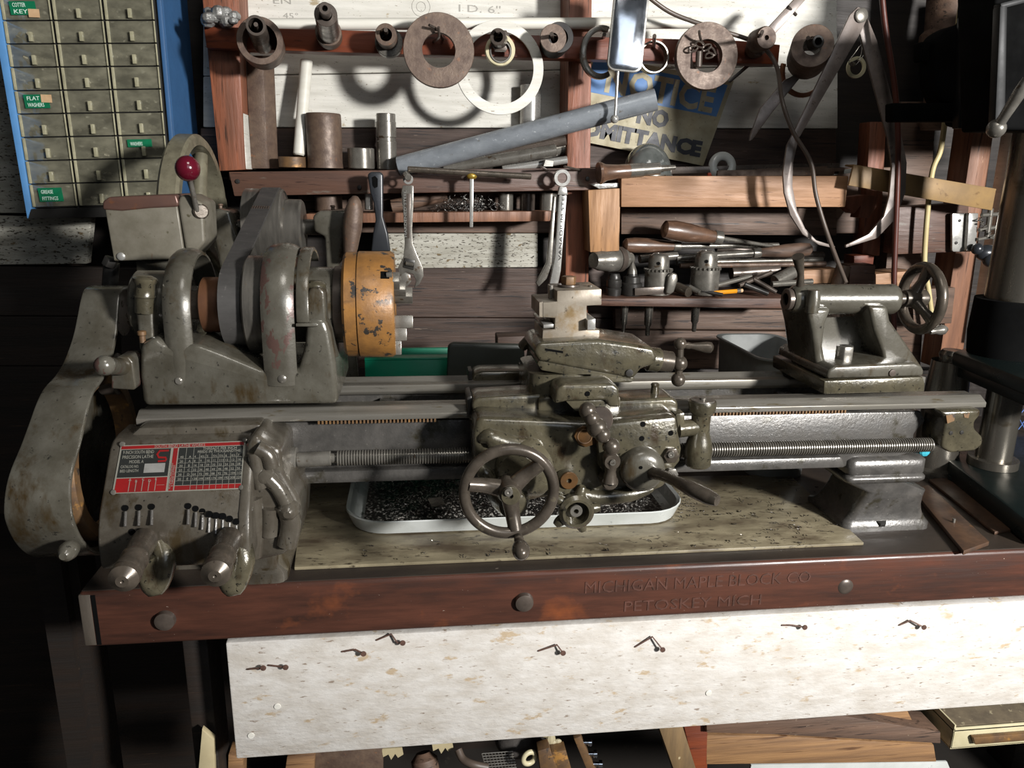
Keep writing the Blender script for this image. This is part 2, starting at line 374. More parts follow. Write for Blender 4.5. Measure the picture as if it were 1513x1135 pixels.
# ------------------------------------------------------------ room shell
m = MB(); m.box((-2.2, -1.2, -.05), (2.6, 2.0, 0)); struct(m.build('floor', 'concrete'))
m = MB(); m.box((-2.2, 1.60, 0), (2.6, 1.66, 2.3)); struct(m.build('wall_back', 'wood_black'))
WY = 1.50
def plank(name, rows, mt, Y0=WY, Y1=None, bev=.002):
    m = MB()
    for pts in rows: m.px(pts, Y0, Y1 or Y0+.022, bev)
    return struct(m.build(name, mt, ang=20))
plank('trim_1', [[(300, -60), (1236, -45), (1238, 96), (300, 112)], [(300, 113), (1238, 97), (1238, 190), (300, 188)]], 'paint_white')
plank('trim_2', [[(296, 189), (1236, 191), (1236, 246), (296, 250)]], 'wood_dark')
plank('trim_3', [[(440, 250), (1330, 247), (1330, 345), (440, 344)]], 'wood_grey')
plank('trim_4', [[(-60, 318), (135, 322), (128, 390), (-60, 392)], [(560, 345), (795, 345), (795, 395), (560, 397)]], 'paint_old')
plank('trim_5', [[(300, 396), (910, 396), (910, 470), (300, 468)], [(300, 469), (910, 471), (910, 545), (300, 542)]], 'wood_dark')
plank('trim_9', [[(-120, 393), (299, 396), (299, 468), (-120, 466)], [(-120, 467), (299, 469), (299, 542), (-120, 540)]], 'wood_black')  # trim_5 boards continued to the left, their shade put into a blacker wood
plank('trim_6', [[(909, 456), (1172, 458), (1172, 488), (909, 486)], [(909, 488), (1172, 490), (1172, 545), (909, 545)]], 'wood_grey', 1.46)
plank('trim_7', [[(-120, 541), (1600, 546), (1600, 760), (-120, 760)]], 'wood_black')
plank('trim_8', [[(-120, -60), (60, -60), (60, 315), (-120, 315)]], 'paint_old', 1.52)
def wallmark(body, x, y, w, sz): text(body, 'pencil_writing', 'pencil_mark', bpy.data.objects['trim_1'], P(x, y, WY-.0004), (1, 0, 0), (0, 0, 1), sz, w, .00005)
wallmark('I D. 6"', 676, 17, .075, .017); wallmark('45°', 418, 27, .026, .013); wallmark('EN', 402, 5, .03, .014)
m = MB()
for r_ in (.016, .008): m.torus(P(622, 10, WY-.0002), (0, 1, 0), r_, .0004, 24, 4)
m.build('pencil_sketch', 'pencil_mark', bpy.data.objects['trim_1'])
# uprights
def stud(n, pts, mt, Y0=1.43, Y1=1.50): struct(MB().px(pts, Y0, Y1, .002).build('trim_%d' % n, mt))
stud(10, [(294, -50), (348, -50), (362, 251), (324, 253)], 'wood_redv', 1.41, 1.50)
stud(16, [(350, 84), (353, 84), (365, 250), (363, 250)], 'paint_white', 1.415, 1.50)
stud(11, [(841, -50), (875, -50), (872, 300), (868, 500), (834, 500), (838, 240)], 'wood_redv', 1.42, 1.50)
stud(12, [(1462, -20), (1504, -20), (1468, 198), (1420, 545), (1386, 545), (1438, 198)], 'wood_stud', 1.44, 1.50)
stud(13, [(1530, -10), (1548, -10), (1453, 505), (1446, 505), (1496, 195)], 'paint_white', 1.40, 1.43)
stud(14, [(1286, 180), (1310, 180), (1300, 378), (1274, 378)], 'wood_redv', 1.48, 1.52)
stud(15, [(1331, 150), (1384, 150), (1360, 545), (1296, 545)], 'wood_grey', 1.51, 1.55)
t = tag(MB().rev(P(1378, 192, 1.46), (.0, .0, 1), [(0, .022), (.02, .030), (.05, .024), (.11, .025), (.145, .036), (.155, .047), (.17, .047), (.178, .040), (.25, .045), (.36, .045), (.36, 0)]).build('turned_post', 'wood_grey'),
        'turned brown wooden leg standing upright behind the black drill press head', 'post')

# ------------------------------------------------------------ rails and shelves
r = thing('wall_rail', P(720, 80, 1.39), 'long red-brown wooden rail with the row of bushings hung along its nails', 'rail')
MB().px([(301, 39), (1091, 60), (1153, 66), (1150, 95), (556, 79), (305, 71)], 1.385, 1.42, .0015).build('rail_board', 'wood_red', r)
for x, y, x2, y2, Y in ((384, 62, 378, 36, 1.26), (486, 50, 481, 14, 1.22), (573, 57, 570, 44, 1.30), (738, 55, 735, 45, 1.29), (817, 60, 815, 50, 1.29),
                        (892, 55, 893, 51, 1.31), (966, 70, 967, 53, 1.30), (1120, 60, 1126, 47, 1.25), (1262, 95, 1258, 94, 1.33), (1204, 70, 1194, 56, 1.26)):
    MB().cyl(P(x, y, 1.392), P(x2, y2, Y), .0032, n=10).build('nail', 'dark_steel', r)
MB().tube([P(655, 60, 1.392), P(648, 45, 1.33), P(634, 37, 1.31)], .0022, 8).build('nail', 'dark_steel', r)
MB().tube([P(640, 62, 1.392), P(648, 55, 1.33), P(648, 40, 1.31)], .0022, 8).build('nail', 'dark_steel', r)
MB().tube([P(1044, 72, 1.392), P(1036, 60, 1.33), P(1033, 46, 1.31)], .0022, 8).build('nail', 'dark_steel', r)

s = thing('shelf', P(612, 255, 1.44), 'dark brown wall shelf carrying the standing cylinders and rods', 'shelf')
MB().px([(338, 254), (884, 248), (884, 281), (567, 286), (346, 290)], 1.39, 1.41, .0015).build('front_board', 'wood_shelf', s)
a, b = P(338, 254, 1.41), P(884, 248, 1.41)
MB().prism([a, b, b+V(0, .089, 0), a+V(0, .089, 0)], (0, 0, -.014), .001).build('shelf_board', 'wood_shelf', s)
for x, y in ((351, 268), (531, 277), (868, 264)): MB().rev(P(x, y, 1.3885), (0, -1, 0), [(0, .004), (.0012, .0035), (.0018, 0)], 12).build('screw', 'black_steel', s)
for x, y, x2, y2 in ((810, 252, 800, 247), (607, 262, 603, 258), (860, 252, 834, 246), (690, 258, 683, 262), (750, 262, 741, 260), (558, 262, 555, 258)):
    MB().cyl(P(x, y, 1.395), P(x2, y2, 1.345), .002, n=8).build('nail', 'dark_steel', s)
s = thing('ledge', P(640, 318, 1.45), 'narrow lower ledge board littered with swarf under the brown shelf', 'shelf')
a, b = P(452, 316, 1.405), P(818, 313, 1.405)
MB().px([(452, 316), (822, 312), (812, 327), (568, 329), (452, 330)], 1.405, 1.499, .001).build('ledge_board', 'wood_stud', s)

s = thing('tool_shelf', P(1085, 262, 1.40), 'shelf with bare tan wooden front board under the notice sign', 'shelf')
MB().px([(918, 260), (1254, 260), (1249, 306), (918, 306)], 1.36, 1.385, .0015).build('front_board', 'wood_tan', s)
a, b = P(918, 262, 1.385), P(1254, 262, 1.385)
MB().prism([a, b, b+V(0, .114, 0), a+V(0, .114, 0)], (0, 0, -.012), .001).build('shelf_board', 'wood_dark', s)
tag(MB().px([(869, 281), (917, 278), (915, 371), (872, 373)], 1.365, 1.418, .0015).build('wood_block', 'wood_tanv'),
    'upright tan wooden block beside the centre post below the shelf end', 'block')
s = thing('chuck_shelf', P(1020, 448, 1.42), 'brown wooden shelf holding the drill chucks with tapers hanging through it', 'shelf')
a, b = P(880, 441, 1.345), P(1172, 441, 1.345)
MB().px([(880, 441), (1172, 441), (1172, 456), (880, 452)], 1.345, 1.499, .0012).build('shelf_board', 'wood_shelf', s)
LZ = a.z                                                          # top of that shelf
tag(MB().px([(918, 307), (1236, 308), (1236, 348), (918, 346)], 1.475, 1.499, .001).build('back_board', 'wood_grey'), 'dark horizontal board nailed behind the drill chuck shelf', 'board')
tag(MB().px([(1328, 306), (1432, 300), (1428, 372), (1322, 376)], 1.40, 1.44, .0015).build('wood_block', 'wood_shelf'),
    'red-brown wooden cross block screwed below the metal strip, holding the hinge plate', 'block')
tag(MB().px([(1256, 392), (1294, 391), (1293, 422), (1255, 424)], 1.40, 1.44, .002).build('wood_block', 'wood_shelf'), 'small dark wooden block behind the tailstock barrel', 'block')
tag(MB().px([(1185, 400), (1240, 397), (1240, 418), (1185, 420)], 1.41, 1.45, .001).build('wood_offcut', 'wood_tan'), 'pale wooden offcut behind the tailstock locking lever', 'offcut')
tag(MB().px([(1262, 378), (1292, 377), (1290, 392), (1262, 392)], 1.46, 1.50, .001).build('wood_offcut', 'wood_red'), 'small red-brown offcut fixed above the dark block', 'offcut')
tag(MB().px([(1348, 428), (1412, 425), (1406, 478), (1350, 480)], 1.40, 1.438, .0015).build('wood_block', 'wood_grey'), 'grey weathered cross board behind the tailstock handwheel', 'board')
tag(MB().px([(1294, 405), (1350, 400), (1346, 424), (1294, 426)], 1.44, 1.50, .0015).build('wood_offcut', 'wood_tan'), 'yellowish offcut left of the tailstock handwheel', 'offcut')
# curved bracket block beside the calipers
tag(MB().px([(1250, 292), (1278, 288), (1296, 290), (1296, 305), (1284, 322), (1268, 322), (1272, 304), (1262, 316), (1252, 308)], 1.42, 1.45, .001).build('wood_bracket', 'wood_redv'), 'small cut wooden bracket under the tan metal strip', 'bracket')
# hinge plate and latch
h = thing('latch', P(1450, 345, 1.38), 'nickel latch plate with rods and springs screwed to the wooden block', 'latch')
MB().px(rrect(1407, 315, 1436, 372, 3), 1.385, 1.39, .0008).build('plate', 'bright_steel', h)
MB().px([(1432, 315), (1446, 315), (1442, 371), (1428, 371)], 1.374, 1.384, .0015).build('flange', 'bright_steel', h)
for x, y in ((1418, 326), (1413, 359)): MB().rev(P(x, y, 1.384), (0, -1, 0), [(0, .003), (.0008, .0025), (.0012, 0)], 10).build('screw', 'black_steel', h)
for (x0, y0, x1, y1, r0) in ((1464, 308, 1458, 352, .005), (1478, 312, 1472, 350, .005), (1446, 340, 1484, 334, .004), (1444, 354, 1482, 346, .0035), (1450, 318, 1484, 316, .004)):
    MB().cyl(P(x0, y0, 1.37), P(x1, y1, 1.37), r0, n=12, ch=.0006).build('rod', 'steel', h)
MB().tube([P(1446+8*math.sin(i*1.6)*.4+i*.9, 322+i*1.3, 1.365+.006*math.cos(i*1.6)) for i in range(26)], .0011, 6, 2).build('spring', 'steel', h)
m = MB(); m.sph(P(1458, 374, 1.36), .020, 16, (1.1, .8, .8)); m.sph(P(1474, 378, 1.355), .016, 16, (1, .8, 1.1)); m.sph(P(1463, 384, 1.35), .014, 14); m.sph(P(1444, 368, 1.36), .011, 14)
tag(m.build('plastic_lump', 'plastic_black'), 'glossy black plastic lump under the nickel latch', 'lump')
# tan metal strip
st = thing('metal_strip', P(1362, 290, 1.33), 'tan painted metal strip lying tilted across the right uprights', 'strip')
MB().px([(1262, 243), (1472, 279), (1466, 311), (1454, 309), (1254, 274)], 1.33, 1.335, .0006).build('face', 'strip_tan', st)
MB().prism([P(1262, 243, 1.335), P(1472, 279, 1.335), P(1472, 279, 1.335)+V(0, .03, 0), P(1262, 243, 1.335)+V(0, .03, 0)], (0, 0, -.003)).build('flange', 'strip_tan', st)
# ------------------------------------------------------------ things hung on the rail
BG = 'bushings hung on rail nails'
def rings(name, label, cat, parts, loc):
    t = thing(name, loc, label, cat)
    for pn, mt, fn in parts: fn(MB()).build(pn, mt, t)
    return t
NY = V(0, -1, 0)
rings('collar', 'wide brown steel collar with a dark pipe stub inside, first on the rail', 'collar', [
    ('ring', 'brown_steel', lambda m: m.ring(P(389, 70, 1.38), P(384, 60, 1.315)-P(389, 70, 1.38), .0255, .0345, .066)),
    ('pipe', 'dark_steel', lambda m: m.ring(P(388, 66, 1.382), P(378, 38, 1.27)-P(388, 66, 1.382), .0105, .0145, .115))], P(387, 70, 1.36))
rings('socket', 'stepped dark steel socket sticking far out from the rail, second in the row', 'socket', [
    ('flange', 'brown_steel', lambda m: m.ring(P(487, 54, 1.382), P(485, 47, 1.34)-P(487, 54, 1.382), .010, .0205, .04)),
    ('body', 'dark_steel', lambda m: m.ring(P(486, 48, 1.34), P(481, 20, 1.23)-P(486, 48, 1.34), .009, .0165, .105, 24)),
    ('tip', 'dark_steel', lambda m: m.ring(P(481, 20, 1.236), P(480, 12, 1.20)-P(481, 20, 1.236), .004, .0085, .035, 20))], P(486, 40, 1.3))
rings('bushing', 'small grey steel bushing with a round flange, third on the rail', 'bushing', [
    ('flange', 'steel', lambda m: m.ring(P(575, 65, 1.382), (0, -1, .02), .012, .0225, .018)),
    ('sleeve', 'brown_steel', lambda m: m.ring(P(573, 58, 1.364), P(570, 51, 1.318)-P(573, 58, 1.364), .0098, .0165, .046))], P(574, 60, 1.36))
w = MB(); w.ring(P(648, 76, 1.335), (.03, -1, .06), .0265, .0565, .010, 48)
tag(w.build('washer', 'brown_steel'), 'big brown steel washer hung on crossed nails beside the thin white ring', 'washer')
w = MB(); w.ring(P(738, 101, 1.372), (.05, -1, .05), .0575, .0745, .004, 64)
tag(w.build('large_ring', 'paint_white'), 'large thin off-white flat ring hanging lowest on the rail', 'ring')
rings('bearing_race', 'yellowish bearing race with a brass face hung inside the big white ring', 'bearing', [
    ('race', 'cream', lambda m: m.ring(P(738, 76, 1.364), (.0, -1, .04), .0185, .0245, .014, 40)),
    ('inner_race', 'steel', lambda m: m.ring(P(738, 79, 1.366), (0, -1, .04), .0155, .0182, .018, 40))], P(738, 76, 1.35))
rings('hex_socket', 'dark hexagonal socket pushed on the nail through the bearing race', 'socket', [
    ('sleeve', 'dark_steel', lambda m: m.ring(P(739, 60, 1.36), P(735, 53, 1.30)-P(739, 60, 1.36), .008, .0128, .05, 24)),
    ('hex_flange', 'dark_steel', lambda m: m.hexn(P(739, 62, 1.366), (0, -1, .05), .018, .012))], P(738, 60, 1.34))
rings('bushing', 'dark rubber lined bushing hung just left of the centre post', 'bushing', [
    ('outer', 'rubber', lambda m: m.ring(P(818, 65, 1.382), (-.01, -1, .03), .0145, .0235, .055)),
    ('face', 'brown_steel', lambda m: m.ring(P(817, 57, 1.327), (-.01, -1, .03), .008, .0215, .004))], P(818, 65, 1.36))
m = MB(); c = P(886, 79, 1.365)
arc = [c+V(.026*math.cos(t), 0, .033*math.sin(t)) for t in [math.radians(70+i*10) for i in range(24)]]
m.strap(arc, (0, -.014, 0), .009, .0006)
tag(m.build('half_ring', 'steel'), 'broken grey half ring hung on the centre post beside the mirror', 'ring')
tag(MB().ring(P(962, 86, 1.372), (.06, -1, .0), .0235, .0262, .016, 48).build('thin_ring', 'steel'), 'thin steel hoop hung right of the mirror over the notice', 'ring')
tag(MB().ring(P(1041, 85, 1.35), (0, -1, .06), .0265, .0535, .013, 48).build('washer', 'brown_steel'), 'thick dark brown washer hung in front of the notice sign', 'washer')
c = thing('chain', P(1038, 80, 1.335), 'short dark chain with a wing bolt hanging inside the thick washer', 'chain')
for x, y, rx, a in ((1024, 72, .008, .4), (1034, 66, .008, -.4), (1044, 70, .008, .5), (1052, 76, .008, -.7), (1048, 82, .007, .2)):
    o = P(x, y, 1.328)
    MB().tube([o+V(rx*math.cos(t)*math.cos(a)-.004*math.sin(t)*math.sin(a), .002*math.sin(2*t), rx*math.cos(t)*math.sin(a)+.004*math.sin(t)*math.cos(a)) for t in [2*PI*i/10 for i in range(10)]], .0016, 6, 3, True).build('link', 'dark_steel', c)
MB().cyl(P(1033, 76, 1.328), P(1032, 100, 1.326), .0055, n=14, ch=.001).build('bolt', 'dark_steel', c)
rings('spool_knob', 'brown spool shaped knob at the right end of the rail with the cord passing behind', 'knob', [
    ('back_flange', 'brown_steel', lambda m: m.rev(P(1114, 72, 1.38), (.0, -1, .02), [(0, .0), (0, .016), (.010, .0165), (.014, .0145), (.024, .0145)], 32)),
    ('front_disc', 'brown_steel', lambda m: m.rev(P(1117, 62, 1.345), (.04, -1, .02), [(0, .014), (.004, .0185), (.034, .0185), (.038, .0165), (.038, .004), (.030, .004), (.030, 0)], 32))], P(1116, 66, 1.36))
rings('large_bushing', 'largest grey-brown hollow bushing beside the caliper joint', 'bushing', [
    ('sleeve', 'brown_steel', lambda m: m.ring(P(1192, 88, 1.375), P(1201, 66, 1.285)-P(1192, 88, 1.375), .0145, .0335, .092, 40)),
    ('liner', 'black_steel', lambda m: m.ring(P(1200, 66, 1.29), (0, -1, .1), .0062, .010, .02, 20))], P(1192, 88, 1.36))
m = MB(); c = P(1187, 105, 1.392)
m.strap([c+V(.037*math.cos(t), 0, .037*math.sin(t)) for t in [math.radians(165+i*9) for i in range(17)]], (0, -.006, 0), .008, .0004)
tag(m.build('copper_ring', 'copper'), 'copper coloured ring segment hanging behind the largest bushing', 'ring')
tag(MB().ring(P(1264, 100, 1.40), (0, -1, .0), .0125, .0185, .004, 36).build('small_ring', 'cream'), 'small pale ring hung under the caliper joint', 'ring')
m = MB()
tag(m.tube([P(1258, 92, 1.37), P(1271, 84, 1.37), P(1273, 66, 1.37), P(1262, 80, 1.37), P(1254, 92, 1.37), P(1262, 98, 1.37), P(1276, 82, 1.37)], .0007, 6).build('wire_loop', 'steel'), 'fine loop of wire tied at the caliper joint', 'wire')
# white conduit on top of the rail, foil at its left end
tag(MB().cyl(P(398, 36, 1.398), P(1021, 34, 1.400), .0092, n=24, ch=.0008).build('pipe', 'pvc'), 'long thin white plastic pipe lying along the top of the rail', 'pipe')
m = MB()
random.seed(3)
for i in range(16): m.sph(P(325+random.uniform(-19, 22), 25+random.uniform(-9, 8), 1.375+random.uniform(-.015, .015)), random.uniform(.007, .013), 10, (1, 1, random.uniform(.6, 1)))
tag(m.build('foil_wad', 'foil', ang=15), 'crumpled wad of silver foil on top of the left post', 'foil')
# mirror
t = thing('inspection_mirror', P(925, 60, 1.27), 'shiny chrome rectangular inspection mirror on a thin rod above the notice sign', 'mirror')
def tilt(pts, cx, cy, a):
    c, s = math.cos(a), math.sin(a); return [(cx+(x-cx)*c-(y-cy)*s, cy+(x-cx)*s+(y-cy)*c) for x, y in pts]
MB().px(tilt(rrect(903, -28, 955, 106, 12), 929, 40, .1), 1.285, 1.291, .0012).build('frame', 'bright_steel', t)
MB().px(tilt(rrect(906, -25, 952, 103, 10), 929, 40, .1), 1.2832, 1.2849, .0006).build('glass', 'chrome', t)
MB().cyl(P(913, 104, 1.29), P(909, 172, 1.29), .0026, n=10).build('rod', 'bright_steel', t)
MB().sph(P(908, 176, 1.29), .0068).build('ball_end', 'bright_steel', t)
# notice sign
t = thing('notice_sign', P(965, 240, 1.486), 'old cream and blue tin NOTICE NO ADMITTANCE sign standing tilted on the shelf', 'sign')
SY = 1.484
def q(u, v):                                                       # sign coordinates: u 0..1 across, v 0..1 down, in photo pixels
    tl, tr, bl, br = (874, 80), (1084, 120), (831, 203), (1039, 245)
    return tuple((1-u)*(1-v)*tl[i]+u*(1-v)*tr[i]+(1-u)*v*bl[i]+u*v*br[i] for i in (0, 1))
MB().px([q(0, 0), q(1, 0), q(1, 1), q(0, 1)], SY, SY+.0016).build('plate', 'sign_cream', t)
MB().px([q(.03, .055), q(.97, .055), q(.97, .43), q(.03, .43)], SY-.0006, SY).build('blue_band', 'sign_blue', t)
ud = (P(*q(1, .5), SY)-P(*q(0, .5), SY)).normalized(); vd = V(ud.z*-1*-1, 0, 0); vd = V(-ud.z, 0, ud.x)
vs = (P(*q(.5, 0), SY)-P(*q(.5, 1), SY)).normalized()
LW = (P(*q(1, .5), SY)-P(*q(0, .5), SY)).length
for body, u, v, w, sz, mt in (('NOTICE', .16, .385, .76, .062, 'sign_cream'), ('NO', .45, .66, .22, .040, 'sign_black'), ('ADMITTANCE', .035, .92, .94, .037, 'sign_black')):
    text(body, 'lettering', mt, t, P(*q(u, v), SY-.0008), ud, vs, sz, LW*w, .0003, bold=.0022)
# divider caliper leaning behind (left leg and arm)
t = thing('divider', P(1130, 120, 1.37), 'dark steel dividers hung behind the rail end with a sharp leg pointing down', 'dividers')
MB().prism([P(x, y, 1.36) for x, y in ((1180, -8), (1197, -8), (1140, 56), (1132, 44))], (0, .006, 0), .0008).build('leg', 'caliper', t)
MB().prism([P(x, y, 1.372) for x, y in ((1186, 104), (1196, 98), (1140, 168), (1112, 206), (1108, 208), (1109, 200), (1124, 160), (1160, 118))], (0, .006, 0), .0008).build('leg', 'caliper', t)
MB().prism([P(x, y, 1.43) for x, y in ((1106, 92), (1115, 92), (1080, 122), (1076, 120))], (0, .004, 0), .0005).build('leg', 'dark_steel', t)
MB().cyl(P(1164, 10, 1.358), P(1176, 22, 1.37), .0028, n=10).build('wing_screw', 'dark_steel', t)
# big outside calipers
t = thing('outside_calipers', P(1240, 200, 1.30), 'large grey steel outside calipers with bowed legs hanging before the wall', 'calipers')
L1 = [(1268, 10), (1279, 16), (1280, 30), (1272, 48), (1180, 205), (1172, 240), (1171, 275), (1178, 312), (1190, 338), (1206, 355), (1234, 364), (1233, 367), (1210, 362), (1186, 346), (1168, 318), (1159, 285), (1157, 255), (1163, 215), (1176, 190), (1256, 22)]
MB().px(L1, 1.285, 1.290, .0006).build('leg', 'caliper', t)
L2 = [(1266, 30), (1282, 26), (1296, 60), (1330, 190), (1340, 240), (1338, 285), (1322, 325), (1296, 352), (1250, 366), (1250, 362), (1284, 346), (1306, 320), (1314, 290), (1318, 245), (1312, 205), (1274, 62)]
MB().px(L2, 1.2915, 1.2965, .0006).build('leg', 'caliper', t)
MB().rev(P(1272, 23, 1.2845), NY, [(0, .011), (.003, .011), (.004, .009), (.004, 0)], 24).build('pivot', 'steel', t)
# cords
tag(MB().tube([P(940, -20, 1.33), P(990, 18, 1.34), P(1055, 42, 1.35), P(1105, 58, 1.352), P(1130, 72, 1.34), P(1148, 100, 1.32), P(1156, 150, 1.27), P(1172, 195, 1.262), P(1198, 240, 1.262), P(1206, 290, 1.262), P(1224, 350, 1.25), P(1250, 418, 1.20)], .0036, 10, 8).build('cord', 'cable_brown'), 'thin grey-brown cord running behind the spool knob and down past the calipers', 'cord')
tag(MB().tube([P(1302, -20, 1.26), P(1308, 40, 1.26), P(1322, 130, 1.26), P(1327, 210, 1.26), P(1325, 300, 1.26), P(1321, 420, 1.26), P(1322, 540, 1.26), P(1330, 560, 1.26)], .0046, 10, 8).build('cable', 'cable_red'), 'dark red cable hanging straight down behind the tailstock wheel', 'cable')
tag(MB().tube([P(1424, -20, 1.37), P(1414, 50, 1.37), P(1400, 150, 1.37), P(1390, 220, 1.37), P(1376, 262, 1.37), P(1366, 380, 1.37), P(1372, 430, 1.37), P(1380, 490, 1.37)], .0048, 10, 8).build('cable', 'cable_cream'), 'cream coloured cable hanging beside the black drill press head', 'cable')

# ------------------------------------------------------------ things on the brown shelf
SZ = P(612, 251, 1.43).z+.0002
def stand(px, Y, rpx, toppy, name, label, cat, mt, prof=None, hollow=0):
    c = P(px, 250, Y); c.z = SZ; r = rpx*S(px, 250, Y); h = P(px, toppy, Y).z-SZ
    m = MB()
    if prof: m.rev(c, (0, 0, 1), [(a*h, b*r) for a, b in prof], 32)
    elif hollow: m.ring(c, (0, 0, 1), r*hollow, r, h)
    else: m.cyl(c, c+V(0, 0, h), r, n=32, ch=.0012)
    return tag(m.build(name, mt), label, cat)
t = thing('angle_iron', P(385, 250, 1.46), 'grey-brown angle iron leaning upright beside the left post', 'angle iron')
MB().px([(363, 82), (388, 82), (396, 249), (371, 249)], 1.455, 1.459, .0006).build('web', 'brown_steel', t)
MB().prism([P(388, 82, 1.455), P(404, 82, 1.475), P(411, 249, 1.475), P(396, 249, 1.455)], (.0, .004, 0), .0006).build('flange', 'brown_steel', t)
stand(433, 1.44, 20, 232, 'brass_collar', 'short worn brass collar standing beneath the white plastic rod', 'collar', 'rust_steel', hollow=.7)
m = MB(); m.cyl(P(442, 230, 1.44), P(453, 88, 1.468), .0105, n=24, ch=.0025)
tag(m.build('plastic_rod', 'pvc'), 'white plastic rod standing upright in the brass collar', 'rod')
stand(481, 1.44, 26, 168, 'steel_cylinder', 'thick dull brown steel cylinder, widest standing on the shelf', 'cylinder', 'brown_steel', [(0, 0), (0, 1), (.1, .97), (.9, .985), (.98, .97), (1, .93), (1, 0)])
stand(534, 1.44, 19.5, 219, 'steel_slug', 'short shiny turned steel slug between the two standing cylinders', 'cylinder', 'steel')
stand(572, 1.44, 14.5, 168, 'turned_bar', 'slender turned steel bar with a groove, standing upright on the shelf', 'bar', 'steel', [(0, 0), (0, 1), (.5, 1), (.51, .93), (.57, .93), (.58, 1.02), (.62, 1), (.85, 1), (.86, .95), (.99, .95), (1, .9), (1, 0)])
m = MB(); m.ring(P(600, 252, 1.436), P(600, 170, 1.44)-P(600, 252, 1.436), .004, .005, .002)
tag(MB().ring(P(590, 247, 1.40), P(969, 147, 1.31)-P(590, 247, 1.40), .0145, .0178, (P(969, 147, 1.31)-P(590, 247, 1.40)).length, 32).build('steel_pipe', 'grey_pipe'), 'long grey galvanised pipe lying slanted across the centre post', 'pipe')
for nm, a, b, Ya, Yb, rr, mt, lb in (('steel_rod', (640, 248), (836, 207), 1.43, 1.405, .0085, 'dark_steel', 'dark steel rod directly under the big slanted pipe'),
                             ('steel_rod', (655, 250), (822, 222), 1.405, 1.395, .0105, 'steel', 'middle fluted rod in the bundle below the slanted pipe'),
                             ('hollow_pipe', (690, 252), (845, 217), 1.46, 1.445, .011, 'steel', 'short tube with open end behind the rods, touching the centre post'),
                             ('steel_rod', (742, 251), (838, 236), 1.425, 1.42, .007, 'bright_steel', 'short bright rod lowest in the bundle by the centre post')):
    A, B = P(*a, Ya), P(*b, Yb)
    m = MB()
    (m.ring(A, B-A, rr*.8, rr, (B-A).length, 24) if nm == 'hollow_pipe' else m.cyl(A, B, rr, n=20, ch=.001))
    tag(m.build(nm, mt), lb, 'rod' if nm == 'steel_rod' else 'pipe')
tag(MB().px([(806, 236), (818, 238), (817, 246), (803, 246)], 1.40, 1.42, .0006).build('paper_scrap', 'paint_white'), 'small white scrap tucked under the rods near the post', 'scrap')
tag(MB().cyl(P(783, 184, 1.48), P(784, 126, 1.48), .019, n=28, ch=.001).build('steel_sleeve', 'bright_steel'), 'bright cylinder standing behind the slanted pipe, half seen through the white ring', 'cylinder')
# under the shelf, on the narrow ledge
for i, (x, y0, y1, rp, mt, lb) in enumerate(((486, 288, 312, 20, 'brown_steel', 'dull cylinder end under the shelf above the countershaft'), (545, 284, 310, 6, 'bright_steel', 'small bright pin behind the black brush handle'),
                                     (747, 285, 311, 11, 'steel', 'bright slug under the shelf, next to the swarf heap'), (779, 285, 312, 11, 'dark_steel', 'darker slug under the shelf in the middle of three'), (810, 284, 312, 13, 'steel', 'pale slug under the shelf nearest the box wrench'))):
    c = P(x, y1, 1.45); tag(MB().cyl(c, V(c.x, c.y, P(x, y0, 1.45).z), rp*S(x, y1, 1.45), n=24, ch=.001).build('steel_slug', mt), lb, 'cylinder')
tag(MB().cyl(P(578, 305, 1.46), P(660, 288, 1.46), .012, n=20, ch=.001).build('round_bar', 'wood_grey'), 'tapered bar lying under the shelf right of the adjustable wrench', 'bar')
m = MB(); random.seed(11)
for i in range(150):
    o = P(random.gauss(695, 20), 309, 1.43+random.uniform(-.02, .03)); o.z += abs(random.gauss(0, .010)); r0 = random.uniform(.003, .008); a = random.uniform(0, 6)
    m.tube([o+V(r0*math.cos(a+t), r0*.6*math.sin(a+t*1.3), r0*.8*math.sin(t+a)) for t in (0, 1, 2, 3, 4)], .0005, 4, 2)
tag(m.build('swarf_heap', 'swarf_dark'), 'dark tangled heap of turnings on the narrow ledge', 'swarf', kind='stuff')
# brush, wrenches, T-bar
t = thing('paint_brush', P(562, 310, 1.33), 'black handled brush hanging on the shelf behind the orange chuck', 'brush')
MB().px([(543, 258), (547, 254), (562, 254), (566, 258), (566, 320), (573, 345), (577, 372), (548, 372), (551, 345), (555, 325), (552, 300), (547, 285)], 1.335, 1.353, .004, 3).build('handle', 'plastic_black', t)
MB().px([(550, 262), (554, 260), (558, 264), (558, 276), (554, 278), (551, 274)], 1.3335, 1.336).build('hanging_hole', 'machine_black', t)
MB().px([(548, 371), (577, 371), (580, 400), (546, 400)], 1.337, 1.351, .002).build('ferrule', 'bristle', t)
t = thing('adjustable_wrench', P(605, 330, 1.35), 'adjustable wrench hanging from a nail just right of the brush handle', 'wrench')
WA = [(595, 274), (600, 274), (607, 274), (611, 274), (611, 300), (609, 340), (610, 360), (616, 376), (625, 396), (626, 408), (620, 420), (612, 426), (615, 415), (610, 405), (600, 402), (590, 408), (588, 396), (596, 380), (598, 360), (596, 320), (593, 285)]
MB().px(WA, 1.352, 1.362, .0012).build('body', 'steel', t)
MB().px([(590, 404), (598, 402), (606, 406), (608, 416), (602, 424), (594, 425), (588, 416)], 1.353, 1.361, .001).build('jaw', 'steel', t)
MB().px([(599, 286), (607, 286), (605, 352), (600, 352)], 1.3505, 1.3525, .0004).build('panel', 'dark_steel', t)
MB().px([(598, 381), (613, 385), (611, 399), (596, 395)], 1.3495, 1.3525, .0004).build('window', 'black_steel', t)
